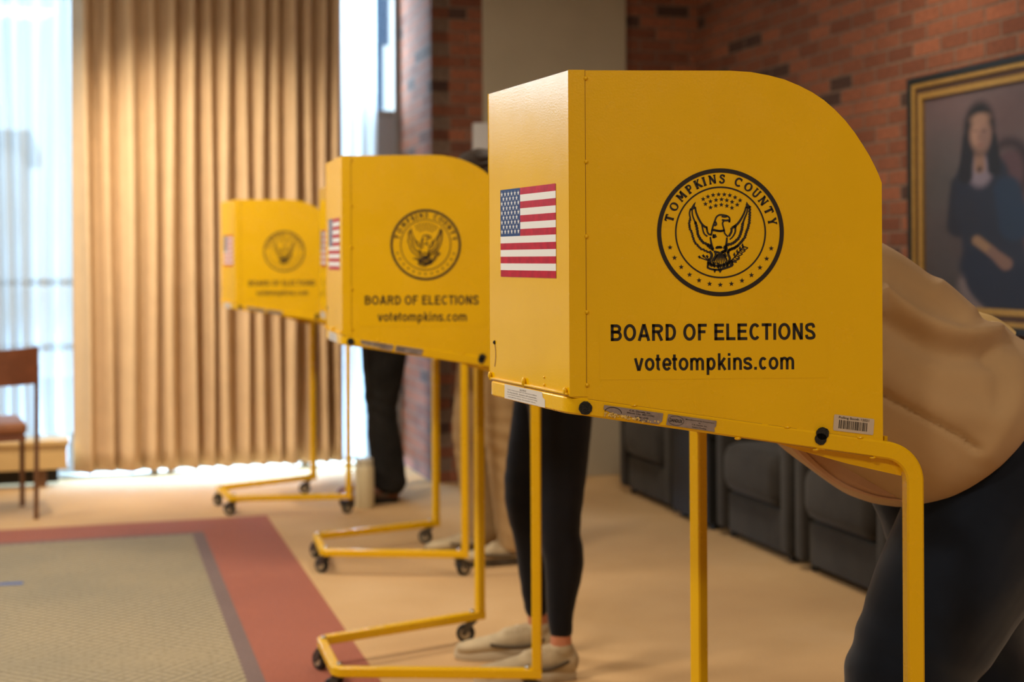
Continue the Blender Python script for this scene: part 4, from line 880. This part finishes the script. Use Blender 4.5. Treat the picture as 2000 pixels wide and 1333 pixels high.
def person(label, loc, yaw, J, look, folds=None, vox=.009):
    """facing local +x. J: pelvis, waist, chest, neck, head (x, z); hips half width; ankles L/R, knees L/R (x, y, z); hands L/R; elbows L/R"""
    P = empty('person', loc, yaw, label, 'person')
    g = J.get('g', 1.0)
    def V3(p): return (p[0], p[2] if len(p) > 2 else 0, p[1])
    pel, wai, che, nek, hed = [(J[k][0], 0., J[k][1]) for k in ('pelvis', 'waist', 'chest', 'neck', 'head')]
    hip = {s: (pel[0], s * .085, pel[2] - .03) for s in (1, -1)}
    sd = Vector((che[0] - nek[0], 0, che[2] - nek[2])).normalized()
    sh = {s: (nek[0] + sd.x * .07, s * J.get('shw', .175), nek[2] + sd.z * .07) for s in (1, -1)}
    kn, an, el_, ha = J['knee'], J['ankle'], J['elbow'], J['hand']
    fw = Vector((hed[0] - nek[0], 0, hed[2] - nek[2])).normalized(); fc = Vector((fw.z, 0, -fw.x)); fc = (fc * cos(J.get('nod', .2)) - fw * sin(J.get('nod', .2))).normalized(); upv = Vector((0, 1, 0)).cross(fc) * -1
    upv = fc.cross(Vector((0, 1, 0)))
    if upv.z < 0: upv = -upv
    H = Vector(hed)
    def hd(a, b, c): return tuple(H + fc * a + Vector((0, 1, 0)) * b + upv * c)
    rot = Matrix((fc, Vector((0, 1, 0)), upv)).transposed()
    def body(m):
        for s in (1, -1):
            h_, k_, a_ = hip[s], kn[s], an[s]
            chain_mb(m, [(*h_, .074, .078), (*lerp(h_, k_, .5), .062, .066), (*lerp(h_, k_, .92), .044, .046), (*lerp(k_, a_, .15), .038, .042), (*lerp(k_, a_, .4), .036, .043), (*lerp(k_, a_, .8), .028, .030), (*a_, .030, .033), (a_[0], a_[1], a_[2] - .03, .029, .034)])
            chain_mb(m, [(a_[0] - .01, a_[1], a_[2] - .045, .022, .022), (a_[0] + .05, a_[1], a_[2] - .058, .026, .016), (a_[0] + .13, a_[1], a_[2] - .070, .026, .009)])
            chain_mb(m, [(*lerp(nek, sh[s], .5), .045, .05), (*sh[s], .050, .052), (*lerp(sh[s], el_[s], .45), .042, .045), (*el_[s], .034, .036), (*lerp(el_[s], ha[s], .35), .036, .036), (*lerp(el_[s], ha[s], .95), .023, .026)], side=(0, 0, 1))
            d = (Vector(ha[s]) - Vector(el_[s])).normalized(); h0 = Vector(ha[s]); lat = Vector((0, 0, 1)).cross(d).normalized(); dn = d.cross(lat)
            chain_mb(m, [(*h0, .027, .019), (*(h0 + d * .04), .038, .015), (*(h0 + d * .085), .040, .013)], side=lat, n=16)
            for q, (o_, L_) in enumerate(((-.030, .068), (-.010, .078), (.010, .072), (.030, .056))):
                b0 = h0 + d * .088 + lat * o_; b1 = b0 + d * L_ * .5 - dn * .004; b2 = b1 + d * L_ * .42 - Vector((0, 0, .018))
                chain_mb(m, [(*b0, .0092, .0092), (*b1, .0086, .0086), (*b2, .0072, .0072)], side=lat, n=10, k=3)
            t0_ = h0 + d * .03 + lat * (-.034 * s); chain_mb(m, [(*t0_, .012, .011), (*(t0_ + d * .032 + lat * (-.022 * s)), .0105, .010), (*(t0_ + d * .060 + lat * (-.026 * s) - Vector((0, 0, .01))), .0085, .008)], side=lat, n=10, k=3)
        chain_mb(m, [(*pel, .155, .105), (*wai, .135, .095), (*lerp(wai, che, .5), .142, .100), (*che, .155, .110), (*lerp(che, nek, .7), .145, .085), (*nek, .075, .06)])
        chain_mb(m, [(*nek, .056, .058), (*lerp(nek, hed, .6), .053, .056), (*hd(-.015, 0, -.04), .055, .06)])
        m.ball(H + upv * .025 - fc * .008, .1, (.98, .76, .92), rot, 24, 16); m.ball(Vector(hd(.018, 0, -.045)), .1, (.70, .62, .66), rot, 24, 16)
        m.ball(Vector(hd(.062, 0, -.098)), .03, (.8, .9, .7), rot, 14, 10)
        m.ball(Vector(hd(.092, 0, -.022)), .024, (.75, .55, 1.25), rot, 14, 10); m.ball(Vector(hd(.100, 0, -.035)), .014, (1, 1.1, .8), rot, 12, 8)
        m.ball(Vector(hd(.078, 0, -.068)), .022, (.6, 1.2, .5), rot, 12, 8); m.ball(Vector(hd(.080, 0, .030)), .03, (.5, 1.9, .4), rot, 12, 8)
        for s in (1, -1):
            m.ball(Vector(hd(-.005, s * .076, -.010)), .03, (.55, .32, 1.0), rot, 12, 8); m.ball(Vector(hd(.060, s * .038, -.035)), .028, (.7, .8, .8), rot, 12, 8)
    organic('body', body, .0062, 'skin', P, 3)
    for s in (1, -1):
        mb = MB(); mb.ball(Vector(hd(.0825, s * .030, .004)), .0115, (.6, 1.1, .7), rot, 14, 10); e = mb.build('eye', 'eye', P, True)
        mb = MB(); mb.ball(Vector(hd(.0885, s * .030, .003)), .0048, (.5, 1, 1), rot, 12, 8); mb.build('iris', 'iris', e, True)
    # hair
    def hair(m):
        m.ball(H + upv * .036 - fc * .022, .108, (.98, .82, .92), rot, 26, 18)
        L = look.get('hair', .1)
        for k in range(9):
            a = -1.25 + 2.5 * k / 8; bx = Vector(hd(-.05 * cos(a) - .03, .082 * sin(a), .03)); en = bx - upv * .07 - Vector((0, 0, 1)) * L - fc * .02 * (1 if L < .05 else .3)
            chain_mb(m, [(*bx, .026, .02), (*((bx + en) / 2 - fc * .008), .026, .02), (*en, .018, .014)], n=12)
    def hd_disp(co, n): return .0022 * sin(60 * (co.y * 2 + .3 * co.x + .5 * noise.noise(co * 9)))
    organic('hair', hair, .006, 'hair', P, 2, hd_disp)
    # trousers
    q = look['leg']; hem = look.get('hem', .0)
    def trousers(m):
        for s in (1, -1):
            h_, k_, a_ = hip[s], kn[s], an[s]; f = look.get('flare', 0)
            dq = q * look.get('deep', 1.); ch_ = [(*h_, .098 * q, .108 * dq), (*lerp(h_, k_, .45), .086 * q, .092 * dq), (*lerp(h_, k_, .9), .066 * q, .072 * dq), (*lerp(k_, a_, .12), .060 * q, .064 * dq)]
            if f: ch_ += [(*lerp(k_, a_, .4), .064 * q, .070 * q), (*lerp(k_, a_, .8), .066 * q, .074 * q), (*lerp(k_, a_, 1.0 + hem), .064 * q, .076 * q)]
            else: ch_ += [(*(Vector(lerp(k_, a_, .36)) - Vector((.012, 0, 0))), .052 * q, .062 * q), (*lerp(k_, a_, .7), .040 * q, .044 * q), (*lerp(k_, a_, .9 + hem), .0345 * q, .037 * q)]
            chain_mb(m, ch_, n=28)
        chain_mb(m, [(*lerp(pel, hip[1], .0)[:2], pel[2] - .06, .155, .115), (*pel, .172, .128), (*lerp(pel, wai, .7), .155, .115)], n=30)
    P1, P2 = look.get('wr', 1.), look.get('seed', 0)
    def tdisp(co, n):
        v = 0
        for s in (1, -1):
            for kk, jj in ((kn[s], 1.), (an[s], .8)):
                d = (co - Vector(kk)).length; v += .0045 * P1 * jj * math.exp(-(d / .13) ** 2) * sin(95 * (co.z - .35 * co.x) + 3 * noise.noise(co * 6) + s)
            d = (co - Vector(hip[s])).length; v += .0045 * P1 * math.exp(-(d / .14) ** 2) * sin(70 * (co.z * .7 + co.x * .7) + 2 * noise.noise(co * 5))
        return v + .006 * P1 * noise.noise(co * 9 + Vector((P2, 0, 0)))
    organic(look.get('legname', 'trousers'), trousers, vox, look['legmat'], P, 4, tdisp)
    # top
    w = look.get('top', 1.)
    if 'custom_top' in look: look['custom_top'](P, sh, el_, ha, pel, wai, che, nek)
    else:
        def top(m):
            chain_mb(m, [(*lerp(pel, wai, .15), .185 * w, .135 * w), (*wai, .175 * w, .128 * w), (*che, .185 * w, .140 * w), (*lerp(che, nek, .65), .165 * w, .11 * w), (*lerp(che, nek, .92), .09, .075)], n=28)
            for s in (1, -1): chain_mb(m, [(*lerp(nek, sh[s], .5), .06, .065), (*sh[s], .070 * w, .072 * w), (*lerp(sh[s], el_[s], .5), .062 * w, .064 * w), (*el_[s], .055 * w, .057 * w), (*lerp(el_[s], ha[s], .5), .048 * w, .05 * w), (*lerp(el_[s], ha[s], .88), .038, .04)], side=(0, 0, 1))
        organic('shirt', top, vox, look['topmat'], P, 4, lambda co, n: .008 * noise.noise(co * 8) + .003 * sin(50 * (co.z + .4 * co.x) + 4 * noise.noise(co * 4)))
    for s in (1, -1):
        a_ = an[s]; shoe(None, P, a_[0] - .0 + .052 * cos(J['toe'][s]), a_[1] + .052 * sin(J['toe'][s]), max(0, a_[2] - .105) + J.get('lift', {}).get(s, 0), J['toe'][s], mat=look['shoemat'], solemat=look['solemat'], laces=look.get('laces', True))
    return P

# person at the nearest booth ------------------------------------------------
th1 = .3881; c1 = Vector((.0241, 2.3561, 0)); ax1 = Vector((cos(th1), sin(th1), 0))
loc1 = c1 + ax1 * .955
inv1 = (Matrix.Translation(loc1) @ Matrix.Rotation(th1 + pi, 4, 'Z')).inverted()
def L1(px, py, Y): return tuple(inv1 @ at(px, py, Y))
J1 = dict(pelvis=(.03, .87), waist=(.14, .96), chest=(.36, 1.11), neck=(.49, 1.20), head=(.61, 1.26), nod=.5, shw=.13,
          knee={1: (.305, .11, .46), -1: (-.06, -.10, .48)}, ankle={1: (.20, .12, .105), -1: (-.14, -.12, .105)}, toe={1: .1, -1: -.1},
          elbow={1: (.50, .18, 1.02), -1: (.52, -.18, 1.02)}, hand={1: (.70, .13, 1.035), -1: (.72, -.08, 1.035)})
FOLD = [  # sculpted cloth folds of the sweatshirt, seen from its left side: points (px, py), width m, height m
 ([(1722, 578), (1770, 615), (1820, 642), (1875, 658), (1930, 657), (1965, 645)], .017, .020), ([(1715, 618), (1780, 665), (1850, 695), (1930, 700)], .024, -.018),
 ([(1835, 565), (1868, 585), (1893, 612)], .020, .010), ([(1760, 545), (1815, 590), (1870, 625)], .020, -.006),
 ([(1722, 730), (1800, 785), (1880, 815), (1940, 820)], .030, .008), ([(1722, 775), (1790, 812), (1860, 850), (1905, 880)], .008, -.010),
 ([(1985, 715), (1985, 770), (1960, 835), (1925, 885)], .022, .008), ([(1935, 700), (1952, 745), (1945, 800)], .018, -.005)]
FP = []
for pts, w_, a_ in FOLD:
    P_ = spline(pts, 6); FP.append((P_, w_ * 1035, a_))
fw1 = inv1.inverted()
def proj(co):
    p = fw1 @ co; return 1000 + FPX * p.x / p.y, H0 - FPX * (p.z - EYE) / p.y
camloc = inv1 @ Vector((0, 0, EYE))
def folddisp(co, n):
    v = .005 * noise.noise(co * 4)
    if n.dot((camloc - co).normalized()) < -.1: return v
    x, y = proj(co)
    for P_, w_, a_ in FP:
        d = min(math.hypot(x - p[0], y - p[1]) for p in P_)
        if d < w_ * 3: v += a_ * math.exp(-(d / w_) ** 2)
    return v
def sweatshirt(P, sh, el_, ha, pel, wai, che, nek):
    def top(m):
        # stations: back point, front point (x, z) and half width; baggy cloth hanging from the bent back
        stn = [(-.045, 1.075, .225, .790, .205), (-.030, 1.092, .240, .784, .222), (.000, 1.100, .262, .788, .232), (.050, 1.112, .300, .802, .233), (.117, 1.163, .365, .845, .225), (.240, 1.255, .445, .905, .205), (.350, 1.300, .500, .985, .185), (.44, 1.300, .535, 1.08, .15), (.50, 1.27, .55, 1.15, .10)]
        rg = []
        for (bx, bz, fx, fz, w_) in spline(stn, 5):
            c_ = Vector(((bx + fx) / 2, 0, (bz + fz) / 2)); h_ = Vector(((bx - fx) / 2, 0, (bz - fz) / 2)); r_ = []
            for i in range(36):
                a = 2 * pi * i / 36; ca, sa = cos(a), sin(a); ca = math.copysign(abs(ca) ** .9, ca); r_.append(c_ + h_ * sa + Vector((0, w_ * ca, 0)))
            rg.append(r_)
        m.tube(None, rg)
        for s in (1, -1): chain_mb(m, [(*lerp(nek, sh[s], .5), .07, .072), (*sh[s], .080, .084), (*lerp(sh[s], el_[s], .5), .078, .080), (*el_[s], .072, .074), (*lerp(el_[s], ha[s], .5), .062, .062), (*lerp(el_[s], ha[s], .85), .044, .044)], side=(0, 0, 1))
    sw = organic('sweatshirt', top, .007, 'sweat', P, 9, folddisp)
    # hem band that hangs away from the belly
    lo = spline([L1(*q) for q in [(1530, 850, 2.50), (1560, 889, 2.50), (1622, 940, 2.50), (1685, 966, 2.51), (1740, 977, 2.52), (1800, 979, 2.53), (1850, 960, 2.54), (1900, 925, 2.56)]], 5)
    hi = spline([L1(*q) for q in [(1585, 815, 2.50), (1612, 860, 2.50), (1655, 912, 2.505), (1700, 945, 2.51), (1740, 955, 2.52), (1795, 950, 2.53), (1850, 925, 2.54), (1895, 890, 2.56)]], 5)
    mb = MB(); rg = []
    for a, b in zip(lo, hi):
        a, b = Vector(a), Vector(b); dpt = Vector((0, .009, 0)); u_ = (b - a); rg.append([a - dpt * .6, a + u_ * .02 + dpt, a + u_ * .16 + dpt * 1.1, a + u_ * .22 + dpt * .7, a + u_ * .5 + dpt * 1.3, b + dpt, b - dpt, a + u_ * .5 - dpt * .8])
    mb.tube(None, rg); mb.build('hem_band', 'rib', sw, True)
    # cream strip along the outline of the back
    mb = MB(); E1 = spline([L1(*q) for q in [(1885, 612, 2.69), (1910, 625, 2.69), (1940, 636, 2.70), (1975, 656, 2.70)]], 5)
    mb.tube(None, [ringpts(Vector(p), Vector(E1[min(i + 1, len(E1) - 1)]) - Vector(E1[max(i - 1, 0)]), Vector((0, 0, 1)), .010 + .006 * sin(i / len(E1) * pi), .02, 12) for i, p in enumerate(E1)]); mb.build('cream_edge', 'cream', sw, True)
look1 = dict(hair=.14, leg=1.32, deep=1.2, legmat='jeans', legname='jeans', flare=1, topmat='sweat', shoemat='shoe', solemat='sole', custom_top=sweatshirt, wr=1.1, hem=-.1)
person('person in beige sweatshirt and dark jeans bending into the nearest voting booth', loc1, th1 + pi, J1, look1, vox=.008)

# person at the second booth: black leggings, beige sneakers -----------------
def mkinv(loc, yaw): return (Matrix.Translation(loc) @ Matrix.Rotation(yaw, 4, 'Z')).inverted()
loc2 = Vector((.165, 4.33, 0)); yaw2 = pi + .12; i2 = mkinv(loc2, yaw2)
aN = i2 @ at(1095, 1262, 4.20); aF = i2 @ at(1050, 1222, 4.44); kN = i2 @ at(1092, 1010, 4.22); kF = i2 @ at(1022, 955, 4.42)
J2 = dict(pelvis=(.03, .93), waist=(.07, 1.04), chest=(.14, 1.24), neck=(.20, 1.38), head=(.245, 1.435), nod=.35,
          knee={1: tuple(kN), -1: tuple(kF)}, ankle={1: (aN.x, aN.y, .105), -1: (aF.x, aF.y, .105)}, toe={1: .06, -1: -.05},
          elbow={1: (.22, .22, 1.12), -1: (.22, -.22, 1.12)}, hand={1: (.40, .12, 1.06), -1: (.40, -.1, 1.06)})
person('person in black leggings and beige sneakers standing at the second booth', loc2, yaw2, J2, dict(hair=.18, leg=.98, legmat='leggings', legname='leggings', topmat='navy', shoemat='shoe', solemat='sole', wr=.25, top=.95))
# person at the third booth: khaki trousers ----------------------------------
loc3 = Vector((-.05, 5.92, 0)); yaw3 = pi + .2; i3 = mkinv(loc3, yaw3)
aN = i3 @ at(1010, 1040, 5.80); aF = i3 @ at(948, 1045, 6.0)
J3 = dict(pelvis=(.03, .95), waist=(.06, 1.06), chest=(.12, 1.28), neck=(.18, 1.42), head=(.235, 1.51), nod=.35,
          knee={1: (.02, aN.y, .50), -1: (.12, aF.y, .50)}, ankle={1: (aN.x, aN.y, .105), -1: (aF.x, aF.y, .105)}, toe={1: .05, -1: -.1},
          elbow={1: (.22, .22, 1.14), -1: (.22, -.22, 1.14)}, hand={1: (.42, .12, 1.06), -1: (.42, -.1, 1.06)})
person('person in loose khaki trousers and tan shoes standing at the third booth', loc3, yaw3, J3, dict(hair=.0, leg=1.12, legmat='khaki', flare=1, topmat='whitetop', shoemat='shoe', solemat='shoe_dark', hem=.0, wr=.7))
# person at the farthest booth: black trousers, brown shoes ------------------
loc4 = Vector((-.655, 7.36, 0)); yaw4 = pi + .25; i4 = mkinv(loc4, yaw4)
J4 = dict(pelvis=(.0, .95), waist=(.03, 1.06), chest=(.08, 1.26), neck=(.14, 1.39), head=(.20, 1.47), nod=.35,
          knee={1: (.035, .09, .50), -1: (.02, -.09, .50)}, ankle={1: (.0, .10, .105), -1: (-.02, -.11, .105)}, toe={1: .1, -1: -.1},
          elbow={1: (.18, .22, 1.12), -1: (.18, -.22, 1.12)}, hand={1: (.38, .12, 1.06), -1: (.38, -.1, 1.06)})
person('person in black trousers and brown shoes at the farthest booth, beside the bottle', loc4, yaw4, J4, dict(hair=.0, leg=1.16, legmat='blackpants', flare=1, topmat='greytop', shoemat='brownshoe', solemat='black', hem=.0, wr=.8, laces=False))
